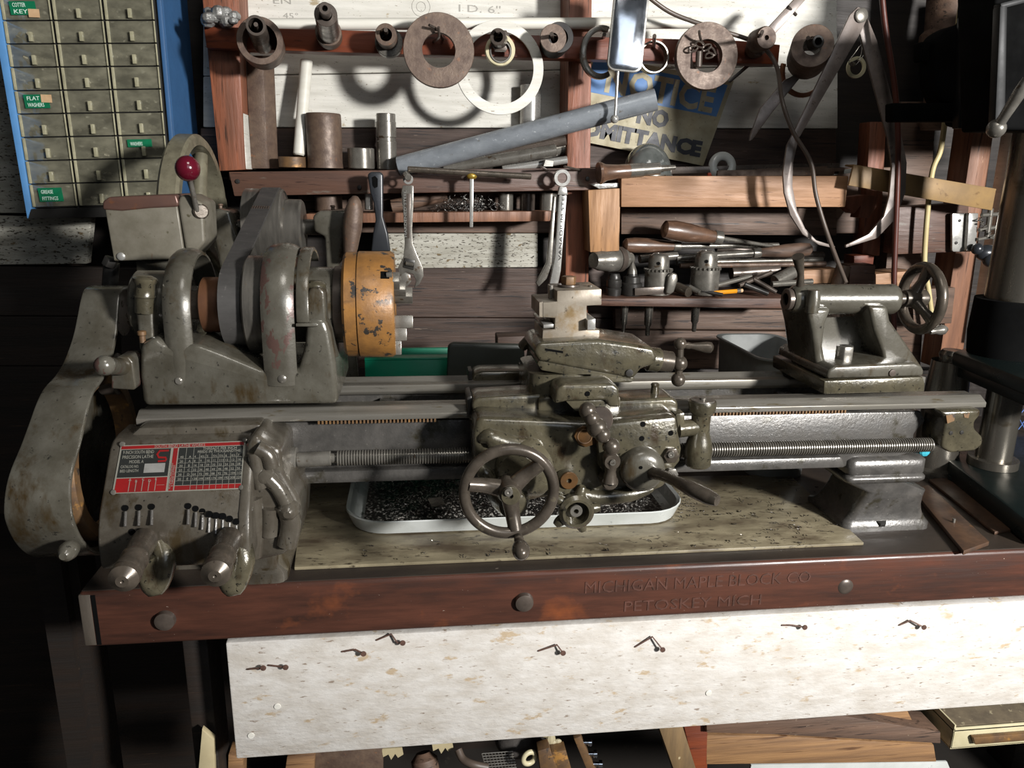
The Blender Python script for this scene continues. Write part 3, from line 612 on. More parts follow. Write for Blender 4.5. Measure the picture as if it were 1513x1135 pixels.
MB().rev(P(599, 389, 1.3495), P(610, 391, 1.3495)-P(599, 389, 1.3495), [(k*.0013, .0045 if k % 2 else .0032) for k in range(12)], 14).build('knurl', 'steel', t)
MB().ring(P(603, 265, 1.3515), NY, .0045, .0085, .002, 24).build('eye', 'bright_steel', t)
text('CRESCENT STEEL'[:0]+'HARDENED STEEL', 'lettering', 'bright_steel', t, P(601.3, 351, 1.3502), (0, 0, 1), (-1, 0, 0), .0065, .078, .0002)
t = thing('box_wrench', P(825, 330, 1.35), 'long combination wrench hanging by its ring end on the centre post', 'wrench')
MB().px([(826, 288), (838, 288), (829, 400), (825, 420), (812, 420), (820, 380)], 1.350, 1.360, .002).build('shank', 'bright_steel', t)
MB().px([(818, 290), (822, 290), (816, 390), (808, 412), (796, 424), (792, 418), (800, 404), (808, 388)], 1.352, 1.362, .0015).build('open_jaw', 'steel', t)
m = MB(); m.px([(824, 288), (827, 276), (837, 276), (839, 288)], 1.349, 1.361, .001)
m.ring(P(831, 263, 1.349), (0, 1, 0), .0088, .0145, .012, 32); m.build('ring_end', 'bright_steel', t)
text('VANADIUM STEEL', 'lettering', 'black_steel', t, P(829, 385, 1.3493), P(834, 300, 1.35)-P(829, 385, 1.35), (-1, 0, .05), .007, .125, .0002)
t = thing('t_handle_key', P(697, 270, 1.33), 'T shaped bar key with a brazed brass joint hanging on nails below the rods', 'key')
MB().cyl(P(602, 250, 1.345), P(785, 261, 1.34), .0052, n=18, ch=.0012).build('cross_bar', 'handle_steel', t)
MB().px([(694, 264), (700, 264), (699, 336), (694, 336)], 1.338, 1.346, .001).build('shank', 'bright_steel', t)
MB().sph(P(697, 260, 1.3425), .0072, 16, (1.3, 1, .9)).build('braze', 'brass', t)
tag(MB().cyl(P(600, 258, 1.345), P(603, 262, 1.33), .006, n=14, ch=.001).build('peg', 'steel'), 'round steel peg through the eye of the adjustable wrench', 'peg')

# ------------------------------------------------------------ things on the tool shelf under the sign
t = thing('glass_dome', P(962, 240, 1.41), 'shiny grey glass dome lying on the shelf before the notice sign', 'glass dome')
c = P(956, 247, 1.43); c.z = P(956, 261, 1.43).z; r_ = 37*S(956, 247, 1.43)
MB().rev(c, (0, 0, 1), [(0, 0), (0, r_)]+[(r_*1.28*math.sin(k*PI/16), r_*math.cos(k*PI/16)) for k in range(1, 8)]+[(r_*1.28, 0)], 40).build('dome', 'glass_dome', t)
MB().ring(c, (0, 0, 1), r_-.001, r_+.0012, .004, 40).build('rim', 'steel', t)
tag(MB().torus(P(1067, 246, 1.44), (0, -1, .1), .0185, .0085, 36, 12, .8).build('porcelain_ring', 'enamel'), 'glossy white porcelain ring resting on the shelf right of the notice sign', 'ring')
t = thing('hand_tool', P(930, 256, 1.36), 'brown handled tool with a steel ferrule lying left of the tan front board', 'tool')
A, B = P(884, 256, 1.35), P(975, 249, 1.36); d = B-A; l = d.length
MB().rev(A, d, [(0, 0), (0, .018), (.004, .019), (.014, .014), (.035, .012), (l*.55, .0115), (l*.55, 0)], 24).build('handle', 'wood_handle', t)
MB().rev(A+d*.5, d, [(0, .0118), (l*.22, .0118), (l*.225, .0108), (l*.49, .0105), (l*.5, .006), (l*.75, .004), (l*.75, 0)], 24).build('ferrule', 'steel', t)
for nm, a, b, th, mt, lb, ct in (('saw_blade', (985, 252), (1240, 246), 5, 'dark_steel', 'thin toothed hacksaw blade lying along the shelf below the sign', 'blade'),
                         ('flat_bar', (1060, 257), (1248, 253), 5, 'brown_steel', 'flat brown bar behind the tan shelf front', 'bar'),
                         ('knife_handle', (1118, 256), (1222, 252), 6, 'wood_grey', 'grey wooden knife handle lying behind the tan shelf front', 'handle'),
                         ('orange_tip', (1046, 258), (1064, 257), 3.2, 'orange', 'orange tipped marker lying behind the tan shelf front', 'marker'),
                         ('white_stick', (1232, 256), (1262, 252), 3, 'enamel', 'white plastic stick end by the tan metal strip', 'stick')):
    k = 1.40+.012*(hash(len(lb)) % 5); A, B = P(*a, k), P(*b, k); w = th*S(*a, k)
    tag(MB().prism([A+V(0, 0, -w), B+V(0, 0, -w), B+V(0, 0, w), A+V(0, 0, w)], (0, .006, 0), .001).build(nm, mt), lb, ct)
tag(MB().px([(872, 272), (915, 270), (915, 277), (885, 279)], 1.37, 1.39, .001).build('foil_scrap', 'foil'), 'crumpled foil scrap on top of the upright tan block', 'foil')

# ------------------------------------------------------------ drill chuck shelf
def drill_chuck(px, Y, top, w, label):
    c = P(px, 441, Y); c.z = LZ; h = P(px, top, Y).z-LZ; r = w*S(px, 441, Y)
    t = thing('drill_chuck', c, label, 'drill chuck')
    b = MB(); b.rev(c, (0, 0, 1), [(0, 0), (0, r*.8), (h*.03, r*.98), (h*.45, r), (h*.58, r*.99), (h*.59, r*.9)], 40)
    b.build('sleeve', 'steel', t)
    for k in range(22):
        a = 2*PI*k/22; MB().obox(c+V(r*.97*math.cos(a), r*.97*math.sin(a), h*.61), (-.0012*math.sin(a), .0012*math.cos(a), 0), (.0025*math.cos(a), .0025*math.sin(a), 0), (0, 0, .0022)).build('gear_tooth', 'steel', t)
    MB().rev(c+V(0, 0, h*.585), (0, 0, 1), [(0, r*.9), (h*.05, r*.9), (h*.06, r*.8), (h*.26, r*.78), (h*.36, r*.68), (h*.415, r*.42), (h*.415, r*.2), (h*.36, r*.18), (h*.36, 0)], 32).build('body', 'steel', t)
    MB().cyl(c+V(-r*.25, -r*.72, h*.78), c+V(-r*.28, -r*.785, h*.78), .0032, n=12).build('key_hole', 'machine_black', t)
    return c, r, h, t
def shank(t, px, Y, y1, w, label=None):
    c = P(px, 454, Y); e = P(px, y1, Y); r = w*S(px, 454, Y); L = LZ-e.z
    MB().rev(V(c.x, c.y, LZ), (0, 0, -1), [(0, r), (L*.72, r*.8), (L*.78, r*.5), (L*.97, r*.48), (L, r*.36), (L, 0)], 20).build('taper_shank', 'steel', t)
for px, Y, top, w, sh, lb in ((970, 1.385, 374, 19.5, 959, 'smaller upright drill chuck with knurled ring, next to the pointed live centre'), (1039, 1.385, 370, 21, 1028, 'upright drill chuck with ribbed bright sleeve in the middle of the shelf')):
    c, r, h, t = drill_chuck(px, Y, top, w, lb); shank(t, sh, Y, 496 if px < 1000 else 490, 7)
t = thing('live_centre', V(*P(932, 441, 1.385).xy, LZ), 'dark live centre with a pointed tip standing left of the upright chucks', 'lathe centre')
c = V(*P(932, 441, 1.385).xy, LZ)
MB().rev(c, (0, 0, 1), [(0, 0), (0, .018), (.003, .0195), (.022, .0195), (.024, .016), (.034, .0155), (.036, .010), (.040, .0095)], 32).build('housing', 'black_steel', t)
MB().rev(c+V(0, 0, .039), (0, 0, 1), [(0, .009), (.006, .0085), (.024, .001), (.025, 0)], 24).build('point', 'steel', t)
shank(t, 923, 1.385, 494, 6)
c = V(*P(906, 441, 1.385).xy, LZ); t = thing('bull_centre', c, 'small black stacked collar with ridges at the shelf end beside the live centre', 'collar')
MB().rev(c, (0, 0, 1), [(0, 0), (0, .0135), (.012, .0145), (.014, .0125), (.017, .0145), (.028, .014), (.030, .0115), (.034, .0115), (.040, .009), (.040, 0)], 28).build('body', 'black_steel', t)
t = thing('drill_chuck', P(905, 400, 1.40), 'big drill chuck lying on its side against the upright tan block', 'drill chuck')
A, B = P(877, 385, 1.365), P(948, 382, 1.42); d = (B-A).normalized()
MB().rev(A, d, [(0, .0045), (0, .014), (.012, .0185), (.030, .0205), (.032, .022), (.052, .022), (.054, .0195), (.075, .0185), (.078, .014), (.09, .012), (.09, 0)], 36).build('body', 'steel', t)
MB().ring(A+d*.053, d, .02, .0232, .012, 36).build('gear_ring', 'dark_steel', t)
MB().cyl(P(945, 383, 1.42), P(1000, 378, 1.43), .008, n=18).build('taper_shank', 'steel', t)
def rod(nm, a, b, Ya, Yb, r, mt, lb, ct, r2=None):
    return tag(MB().cyl(P(*a, Ya), P(*b, Yb), r, r2, n=18, ch=.0006).build(nm, mt), lb, ct)
def handled(nm, A, B, C, r, lb, ct, hm='wood_handle', bm='steel', rb=.0042):
    t = thing(nm, A, lb, ct); d = B-A; l = d.length
    MB().rev(A, d, [(0, 0), (.001, r*.45), (.006, r*.85), (l*.2, r), (l*.45, r*.95), (l*.8, r*.66), (l*.88, r*.62), (l*.88, 0)], 24).build('handle', hm, t)
    MB().rev(A+d*.87, d, [(0, r*.66), (l*.02, r*.7), (l*.12, r*.7), (l*.13, r*.6), (l*.13, 0)], 24).build('ferrule', 'steel', t)
    MB().cyl(B-d*.02, C, rb, rb*.7, n=12).build('shaft', bm, t)
    return t
handled('screwdriver', P(978, 338, 1.395), P(1066, 352, 1.41), P(1142, 364, 1.43), .0185, 'wooden handled scraper with bulbous grip, topmost on the tool heap', 'scraper')
handled('file', P(920, 362, 1.425), P(1005, 364, 1.435), P(1150, 362, 1.45), .0145, 'dark glossy handled file lying behind the sideways chuck', 'file', rb=.006)
handled('file', P(1200, 368, 1.41), P(1112, 374, 1.415), P(1000, 381, 1.425), .0135, 'file with grey wooden handle pointing to the calipers', 'file', 'wood_grey', rb=.007)
rod('reamer', (1000, 388), (1215, 384), 1.44, 1.45, .006, 'steel', 'long straight reamer behind the upright chucks', 'reamer')
rod('steel_rod', (1005, 393), (1220, 390), 1.42, 1.43, .0048, 'brown_steel', 'thin brown rod below the long reamer', 'rod')
rod('boring_bar', (1058, 366), (1216, 378), 1.46, 1.47, .008, 'dark_steel', 'dark boring bar crossing behind the file handles', 'bar')
rod('allen_handle', (1080, 404), (1150, 399), 1.43, 1.43, .013, 'dark_steel', 'fat dark sleeve lying behind the small tool bits', 'sleeve')
rod('socket', (1145, 416), (1172, 402), 1.395, 1.405, .0125, 'steel', 'knurled short socket lying near the tailstock lever', 'socket')
rod('tool_bit', (1058, 422), (1110, 408), 1.375, 1.39, .0045, 'steel', 'slim tool bit lying left of the crossed pins', 'bit')
rod('tool_bit', (1092, 422), (1140, 402), 1.37, 1.385, .0042, 'dark_steel', 'dark pin lying on top of the other bits', 'bit')
rod('tool_bit', (1113, 412), (1147, 432), 1.375, 1.36, .0042, 'dark_steel', 'dark pin crossing toward the shelf front edge', 'bit')
rod('tool_bit', (1100, 420), (1135, 434), 1.37, 1.36, .005, 'black_steel', 'stubby black key beside the crossing pins', 'bit')
rod('small_pin', (1140, 420), (1200, 416), 1.38, 1.39, .0055, 'steel', 'bright tapered pin under the tailstock lever', 'pin')
rod('steel_plug', (1000, 424), (1018, 432), 1.39, 1.36, .0095, 'handle_steel', 'round plug end lying in front of the ribbed chuck', 'plug')
rod('drill_bit', (1018, 424), (1034, 433), 1.37, 1.355, .005, 'steel', 'stub drill lying beside the round plug end', 'drill')
rod('black_key', (1036, 430), (1068, 436), 1.365, 1.352, .0035, 'black_steel', 'thin black key at the front edge of the chuck shelf', 'key')
tag(MB().px([(938, 426), (990, 423), (990, 434), (938, 437)], 1.36, 1.372, .0008).build('parallel', 'dark_steel'), 'flat steel block lying in front of the smaller upright chuck', 'block')
tag(MB().px([(988, 408), (994, 403), (1001, 405), (1002, 414), (996, 432), (990, 436), (984, 433)], 1.352, 1.362, .003, 3).build('chuck_key', 'steel'), 'rounded steel tang standing between the two upright chucks', 'key')
t = thing('pencil', P(1070, 432, 1.362), 'yellow wooden pencil lying at the front of the chuck shelf', 'pencil')
A, B = P(1050, 433, 1.362), P(1088, 430, 1.372); d = (B-A)
MB().hexn(A, d, .0042, d.length, .0002).build('barrel', 'pencil', t)
MB().cyl(B, B+d*.14, .0042, n=14).build('ferrule', 'steel', t); MB().cyl(B+d*.14, B+d*.24, .0036, n=14, ch=.0005).build('eraser', 'tape', t)
rod('round_post', (1247, 392), (1238, 422), 1.40, 1.40, .014, 'brown_steel', 'round brown bushing lying against the small dark block', 'bushing')
# ------------------------------------------------------------ LATHE
def PP(px, py, p0, n):                                             # ray meets a plane
    r = ray(px, py); n = Vector(n); return CAM + r*((Vector(p0)-CAM).dot(n)/r.dot(n))
def loft(m, secs, r=.006, n=4, bev=0):                             # stacked rounded rectangles: (z, x0, x1, y0, y1)
    rows = []
    for z, x0, x1, y0, y1 in secs:
        rr = []
        for cx, cy, a in ((x1-r, y0+r, -90), (x1-r, y1-r, 0), (x0+r, y1-r, 90), (x0+r, y0+r, 180)):
            for k in range(n+1):
                t = math.radians(a+90*k/n); rr.append(m.bm.verts.new((cx+r*math.cos(t), cy+r*math.sin(t), z)))
        rows.append(rr)
    N = len(rows[0])
    for A, B in zip(rows, rows[1:]):
        for i in range(N): m.bm.faces.new((A[i], A[(i+1) % N], B[(i+1) % N], B[i]))
    m.bm.faces.new(rows[0][::-1]); m.bm.faces.new(rows[-1]); return m
BZ = .88                                                            # bench top
LA = thing('lathe', V(.2, .98, BZ), 'old grey-green metal turning lathe on the wooden workbench', 'lathe')
def X_(px, py, Y): return P(px, py, Y).x
def Z_(px, py, Y): return P(px, py, Y).z
XL, XR = -.325, .7555
def xprof(m, yz, x0, x1, bev=0, seg=2): return m.prism([(x0, y, z) for y, z in yz], (x1-x0, 0, 0), bev, seg)
bed = MB()
bed.px([(200, 628), (1362, 608), (1368, 622), (1351, 642), (1349, 664), (1338, 672), (1240, 692), (430, 716), (200, 716)], .918, .936, .003)
bed.px([(430, 698), (1245, 675), (1250, 692), (430, 717)], .904, .94, .004)
xprof(bed, [(1.03, 1.08), (1.045, 1.08), (1.045, 1.0), (1.03, 1.0)], -.29, .68)
for x in (-.05, .25, .52): bed.box((x, .93, 1.0), (x+.02, 1.04, 1.07))
for a, b in (((1064, 664), (1195, 672)), ((1060, 640), (1340, 636))): pass
bed = bed.build('bed', 'lathe_grey', LA)
fr = [(.900, 1.0795), (.900, 1.0862), (.913, 1.0935), (.920, 1.0935), (.922, 1.0905), (.944, 1.0905), (.948, 1.086), (.948, 1.0795)]
xprof(MB(), fr, XL, XR, .0008).build('way', 'ways', LA)
xprof(MB(), [(1.018, 1.078), (1.014, 1.083), (1.014, 1.092), (1.030, 1.092), (1.038, 1.0985), (1.048, 1.092), (1.06, 1.092), (1.06, 1.078)], XL, XR-.01, .0008).build('way', 'ways', LA)
rk = MB()
for a, b in ((470, 642), (1050, 1247)):
    x = X_(a, 612, .91); e = X_(b, 612, .91)
    while x < e: rk.box((x, .903, 1.0745), (x+.0022, .918, 1.0792)); x += .0045
    rk.box((X_(a, 612, .91), .908, 1.077), (e, .92, 1.0795))
rk.build('rack', 'rust_steel', LA)
# right foot
ft = MB()
x0, x1 = X_(1250, 690, .915), X_(1369, 690, .915)
zt, zl, zm = Z_(1310, 676, .912), Z_(1310, 702, .912), Z_(1310, 714, .912)
loft(ft, [(zm-.004, x0+.012, x1-.018, .925, 1.03), (zm, x0+.004, x1-.004, .912, 1.05), (zm+.005, x0, x1, .908, 1.055), (zl-.003, x0, x1, .908, 1.055), (zl, x0+.004, x1-.002, .912, 1.05),
          (zl+.003, x0+.002, x1-.002, .91, 1.05), (zt-.005, x0+.002, x1-.002, .91, 1.05), (zt, x0+.008, x1-.008, .916, 1.045)], .010)
xa, xb = X_(1243, 790, .95), X_(1371, 785, .95)
loft(ft, [(BZ, xa, xb, .945, 1.06), (BZ+.010, xa, xb, .945, 1.06), (BZ+.014, xa+.003, xb-.003, .948, 1.05), (BZ+.022, xa+.008, xb-.009, .948, 1.045), (BZ+.030, xa+.0115, xb-.0135, .946, 1.042), (BZ+.042, xa+.0155, xb-.0185, .942, 1.038), (BZ+.055, xa+.018, xb-.0215, .937, 1.035), (BZ+.066, xa+.0195, xb-.022, .933, 1.032), (zm-.006, x0+.012, x1-.02, .93, 1.03), (zm, x0+.012, x1-.02, .928, 1.03)], .012)
ft.build('foot', 'lathe_grey', LA, ang=62)
MB().hexn(P(1300, 774, .950), (0, -.3, 1), .008, .006).build('foot_bolt', 'black_steel', LA)
MB().px([(1281, 795), (1286, 788), (1308, 787), (1312, 793)], .9440, .9455).build('foot_slot', 'machine_black', LA)
# lead screw
A, B = P(498, 677, .900), P(1378, 657, .900); d = (B-A); Ls = d.length
pr = []; t = 0
while t < Ls-.004:
    pr += [(t, .0076), (t+.0007, .0096), (t+.0019, .0096), (t+.0026, .0076)]; t += .0033
MB().rev(A, d, [(0, 0)]+pr+[(Ls, .007), (Ls+.003, 0)], 20).build('lead_screw', 'steel', LA, ang=60)
d.normalize()
SB = MB(); C0 = P(412, 680, .898); C1 = P(439, 680, .898)
SB.cyl(C0, C1, .0162, n=32, ch=.001); SB.cyl(C1, P(489, 677, .899), .0092, n=28, ch=.0008); SB.cyl(P(486, 677, .9), P(500, 677, .9), .006, n=20)
SB.build('lead_screw_collar', 'steel', LA)
br = MB(); br.px([(1390, 608), (1450, 605), (1450, 614), (1441, 624), (1441, 634), (1453, 646), (1453, 658), (1441, 667), (1405, 670), (1391, 662), (1394, 640), (1398, 622)], .884, .93, .006, 3)
br = br.build('lead_screw_bracket', 'lathe_oil', LA)
for x, y in ((1405, 640), (1421, 639)): MB().rev(P(x, y, .8838), NY, [(0, .003), (.0006, .0026), (.001, 0)], 12).build('screw', 'black_steel', br)
MB().px([(1398, 614), (1412, 612), (1410, 622), (1400, 626)], .8832, .886).build('paint_chip', 'rust_steel', br)
MB().px([(1424, 612), (1433, 610), (1431, 618), (1425, 617)], .8832, .886).build('paint_chip', 'rust_steel', br)

# ---------------- headstock
SY0, SZ0 = .98, 1.2074                                             # spindle axis
hs = MB()
hs.px([(211, 601), (206, 556), (206, 510), (230, 498), (244, 512), (290, 508), (332, 524), (388, 548), (440, 548), (450, 510), (452, 470), (481, 470), (488, 492), (496, 540), (500, 598)], .905, 1.07, .008, 3)
hs.px([(196, 430), (200, 418), (214, 414), (226, 420), (228, 500), (240, 540), (206, 545), (204, 500)], .926, 1.05, .008, 3)
hs.px([(452, 500), (452, 438), (458, 426), (474, 424), (480, 432), (484, 500)], .909, 1.05, .009, 3)
hs.cyl((-.335, SY0, SZ0), (-.275, SY0, SZ0), .042, n=36, ch=.003); hs.cyl((-.155, SY0, SZ0), (-.098, SY0, SZ0), .047, n=36, ch=.004)
hs = hs.build('headstock', 'lathe', LA)
for px, top in ((214, 418), (466, 424)):
    c = P(px, top+44, .93); e = P(px, top, .93)
    MB().rev(c, e-c, [(0, 0), (0, .0105), (.018, .0108), (.019, .0118), (.021, .0108), (.033, .0108), (.036, .0128), (.040, .0128), (.043, .008), (.043, 0)], 24).build('oil_cap', 'lathe_oil', hs)
    c = P(px-3 if px < 300 else px, 506, .918); MB().rev(c, (0, 0, 1), [(0, 0), (0, .0036), (.008, .0036), (.009, .005), (.013, .005), (.014, .003), (.014, 0)], 16).build('oil_cup', 'brown_steel' if px > 300 else 'rust_steel', hs)
def guard(px0, px1, R, zc, name, mt, yb):
    xa, xb = X_(px0, 520, .905), X_(px1, 520, .905)
    fy = SY0-R; path = [(xa, fy, Z_((px0+px1)/2, yb, fy)), (xa, fy-.001, zc-.05)]
    path += [(xa, SY0-R*math.cos(t), zc+R*math.sin(t)) for t in [math.radians(i*9) for i in range(0, 19)]]
    m = MB().band(path, (xb-xa, 0, 0), .006, .003)
    o = m.build(name, mt, hs)
    return xa, xb, fy, o
xa, xb, fy, g = guard(243, 284, .069, 1.202, 'gear_guard', 'lathe', 574)
MB().rev(P(264, 563, fy-.0058), NY, [(0, .0045), (.001, .0045), (.0022, .003), (.0022, 0)], 18).build('guard_screw', 'steel', hs)
xa, xb, fy, g = guard(388, 437, .073, 1.205, 'gear_guard', 'lathe_worn', 569)
MB().rev(P(417, 560, fy-.0058), NY, [(0, .005), (.001, .005), (.0024, .003), (.0024, 0)], 18).build('guard_screw', 'steel', hs)
m = MB(); R = .070; xs = X_(438, 480, .905); xe = X_(462, 420, .905)
m.strap([(xs, SY0-R*math.cos(t), 1.203+R*math.sin(t)) for t in [math.radians(-4+i*9) for i in range(0, 16)]], (xe-xs-.006, 0, 0), -.006, .002)
m.strap([(xs, SY0-R-.012, 1.195), (xs, SY0-R-.003, 1.193), (xs, SY0-R+.004, 1.198)], (xe-xs+.004, 0, 0), -.004, .0012)
m.build('guard_lip', 'lathe', hs)
# cone pulley on the spindle, belt
xc = lambda px: X_(px, 450, .93)
m = MB(); m.rev((xc(284), SY0, SZ0), (1, 0, 0), [(0, 0), (0, .031), (.002, .034), (xc(322)-xc(284), .034), (xc(322)-xc(284), 0)], 40)
m.build('cone_pulley', 'pulley_brown', hs)
m = MB(); m.rev((xc(320), SY0, SZ0), (1, 0, 0), [(0, 0), (0, .045), (xc(357)-xc(320), .046), (xc(357)-xc(320), .058), (.0025+xc(357)-xc(320), .061), (xc(412)-xc(320), .061), (xc(412)-xc(320), .02), (xc(412)-xc(320), 0)], 48)
m.build('cone_pulley', 'pulley', hs)
m = MB(); m.cyl((-.34, SY0, SZ0), (-.072, SY0, SZ0), .018, n=24); m.cyl((-.10, SY0, SZ0), (-.082, SY0, SZ0), .030, n=32, ch=.002); m.build('spindle', 'dark_steel', hs)
CY, CZ = 1.26, Z_(408, 335, 1.26)                                    # countershaft axis
def loop(c1, r1, c2, r2, n=18):
    dy, dz = c2[0]-c1[0], c2[1]-c1[1]; L = math.hypot(dy, dz); a = math.atan2(dz, dy); b = math.acos((r1-r2)/L)
    o = []
    for c, r, s, e in ((c1, r1, a+b, a+2*PI-b), (c2, r2, a-b, a+b)):
        for i in range(n+1):
            t = s+(e-s)*i/n; o.append((c[0]+r*math.cos(t), c[1]+r*math.sin(t)))
    return o
bx = xc(321); bw = xc(354)-bx
lp = loop((SY0, SZ0), .0475, (CY, CZ), .056)
MB().strap([(bx, y, z) for y, z in lp], (bw, 0, 0), .0035, 0, True).build('drive_belt', 'belt', LA, ang=60)
lace = MB()                                                           # laced joint on the upper run
u0 = V(bx, *min(lp, key=lambda q: abs(q[0]-1.15)-(.5 if q[1] > 1.25 else 0)))
tA, tB = lp[len(lp)//2+18], lp[0]
p0, p1 = V(0, *lp[0]), V(0, *lp[-1])
dd = (p1-p0).normalized(); mid = p0+(p1-p0)*.72; nn = V(0, -dd.z, dd.y);  nn = nn if nn.z > 0 else -nn
for k in range(8):
    q = mid+V(bx+bw*(k+.5)/8, 0, 0)+nn*.004
    lace.obox(q, (.0007, 0, 0), nn*.0006, dd*.005)
lace.build('belt_lacing', 'dark_steel', LA)
# ---------------- chuck
xw = lambda px: X_(px, 450, .98)
ck = MB(); x0 = xw(511); L = xw(584)-x0; R = .0665
ck.rev((x0, SY0, SZ0), (1, 0, 0), [(0, .02), (0, R-.004), (.003, R-.001), (.0165, R-.001), (.0168, R-.003), (.0178, R-.003), (.018, R), (L-.004, R), (L, R-.003), (L, .016), (L-.03, .016), (L-.03, 0)], 64)
ck = ck.build('chuck', 'chuck', LA)
MB().ring((x0-.012, SY0, SZ0), (1, 0, 0), .018, .048, .012, 40).build('backplate', 'dark_steel', ck)
for k, a0 in enumerate((40, 160, 280)):
    a = math.radians(a0); dr = V(0, -math.cos(a), math.sin(a)); tg = V(0, math.sin(a), math.cos(a)); c = V(x0+L, SY0, SZ0)
    j = MB()
    for s, e, h in ((.014, .030, .022), (.030, .046, .014), (.046, .064, .007)):
        j.obox(c+dr*(s+e)/2+V(h/2-.004, 0, 0), V(h/2+.004, 0, 0), tg*.007, dr*(e-s)/2, .0008)
    j.build('jaw', 'steel', ck)
c = P(569, 407, .93); tq = (c-V(c.x, SY0, SZ0)).normalized(); c = V(c.x, SY0, SZ0)+tq*R
MB().obox(c, (.005, 0, 0), tq*.0006, V(0, -tq.z, tq.y)*.005).build('key_socket', 'machine_black', ck)
MB().cyl(c+V(.002, 0, 0), c+V(.008, 0, 0)+tq*.001, .0035, n=12).build('key_screw', 'steel', ck)

# ---------------- end gear cover (left)
GX0, GX1 = -.424, -.358
gp = [(1.035, 1.224), (1.0, 1.226), (.985, 1.218), (.972, 1.195), (.958, 1.172), (.932, 1.148), (.905, 1.136), (.880, 1.130), (.862, 1.118), (.848, 1.104), (.825, 1.082), (.805, 1.066), (.793, 1.05), (.787, 1.03), (.788, 1.01), (.798, .985), (.816, .962), (.84, .945), (.87, .935), (.90, .932)]
gq = crom([(0, *p) for p in gp], 3)
gx = lambda z: GX0+.022*max(0, min(1, (z-1.02)/.2))
gg = MB(); gg.strap([(gx(p.z), p.y, p.z) for p in gq], [(GX1-gx(p.z), 0, 0) for p in gq], -.006, .0025)
gg.prism([(gx(p.z), p.y+.003, p.z) for p in gq]+[(GX0, 1.10, .94), (gx(1.2), 1.10, 1.2)], (.005, 0, 0), .001)
gg = gg.build('end_cover', 'lathe', LA)
MB().rev(PX(103, 812, GX1-.004), NY, [(-.004, 0), (-.004, .009), (.004, .010), (.012, .008), (.016, .004), (.016, 0)], 18).build('cover_lug', 'lathe', gg)
m = MB(); m.rev((GX1-.034, .925, 1.035), (1, 0, 0), [(0, .086), (0, .099), (.004, .102), (.020, .102), (.024, .099), (.024, .086)], 72, True)
tz = [(0, .0)]
m.build('change_gear', 'rust_steel', LA)
m = MB()
m.rev((GX1-.04, 1.03, 1.19), (1, 0, 0), [(0, 0), (0, .030), (.026, .030), (.026, 0)], 36); m.rev((GX1-.03, .985, 1.12), (1, 0, 0), [(0, 0), (0, .026), (.018, .026), (.018, 0)], 36)
m.build('stud_gear', 'dark_steel', LA)
# reverse tumbler lever
tl = MB(); tl.px([(164, 575), (164, 540), (172, 528), (190, 527), (196, 535), (201, 572), (198, 577)], .895, .93, .004, 3)
tl.tube([P(184, 542, .905), P(170, 541, .88), P(155, 540, .855)], [.0105, .0095, .0105], 16); tl.sph(P(155, 540, .853), .0112)
tl.build('tumbler_lever', 'lathe_worn', LA)

# ---------------- quick change gearbox
QX0, QX1 = -.338, -.188
qA, qB = V(0, .850, 1.068), V(0, .801, 1.010)
qp = [(.91, 1.078), (.875, 1.077), (.860, 1.074), (.850, 1.068), (.801, 1.010), (.794, .996), (.790, .982), (.790, .957), (.794, .951), (.91, .95)]
gb = MB(); xprof(gb, qp, QX0, QX1, .003, 3)
xprof(gb, [(.84, 1.060), (.797, 1.009), (.786, .98), (.786, .953), (.80, .953), (.9, .96), (.9, 1.06)], QX1-.006, QX1+.006, .003)
gb.px([(205, 632), (385, 627), (386, 650), (360, 655), (178, 656)], .872, .92, .004)
gb = gb.build('gearbox', 'gearbox', LA)
pn = V(0, -(qA.z-qB.z), (qA.y-qB.y)).normalized(); pn = pn if pn.y < 0 else -pn
def Q(u, v, h=0):                                                     # name plate coordinates
    c = [PP(x, y, qA, pn) for x, y in ((179, 659), (363, 652), (359, 723), (166, 730))]
    return c[0].lerp(c[1], u).lerp(c[3].lerp(c[2], u), v)+pn*h
def panel(name, u0, v0, u1, v1, mt, h0, h1, par):
    return MB().prism([Q(u0, v0, h0), Q(u1, v0, h0), Q(u1, v1, h0), Q(u0, v1, h0)], pn*(h1-h0)).build(name, mt, par)
npl = panel('name_plate', 0, 0, 1, 1, 'plate_line', 0, .0012, gb)
m = MB()
for u0, v0, u1, v1 in ((.01, .02, .99, .085),): m.prism([Q(u0, v0, .0012), Q(u1, v0, .0012), Q(u1, v1, .0012), Q(u0, v1, .0012)], pn*.0003)
for u0, v0, u1, v1 in ((.015, .70, .405, .985), (.425, .10, .46, .985), (.47, .89, .985, .98)): m.prism([Q(u0, v0, .0012), Q(u1, v0, .0012), Q(u1, v1, .0012), Q(u0, v1, .0012)], pn*.0003)
m.build('red_field', 'plate_red', npl)
m = MB()
for u0, v0, u1, v1 in ((.015, .10, .405, .68), (.47, .10, .985, .88)): m.prism([Q(u0, v0, .0012), Q(u1, v0, .0012), Q(u1, v1, .0012), Q(u0, v1, .0012)], pn*.0003)
m.build('black_field', 'plate_black', npl)
m = MB()
def ln(u0, v0, u1, v1, w=.0025):
    if u0 == u1: u0 -= w/2; u1 += w/2
    else: v0 -= w; v1 += w
    m.prism([Q(u0, v0, .0015), Q(u1, v0, .0015), Q(u1, v1, .0015), Q(u0, v1, .0015)], pn*.0001)
for i in range(1, 7): ln(.47, .24+i*.092, .985, .24+i*.092)
for i in range(0, 9): ln(.59+i*.0495, .24, .59+i*.0495, .98)
ln(.53, .10, .53, .88); ln(.59, .10, .59, .24)
for i, u in enumerate((.12, .17, .22, .27, .32)): ln(u, .73+.035*(i % 2), u, .975, .005)
ln(.33, .86, .39, .86)
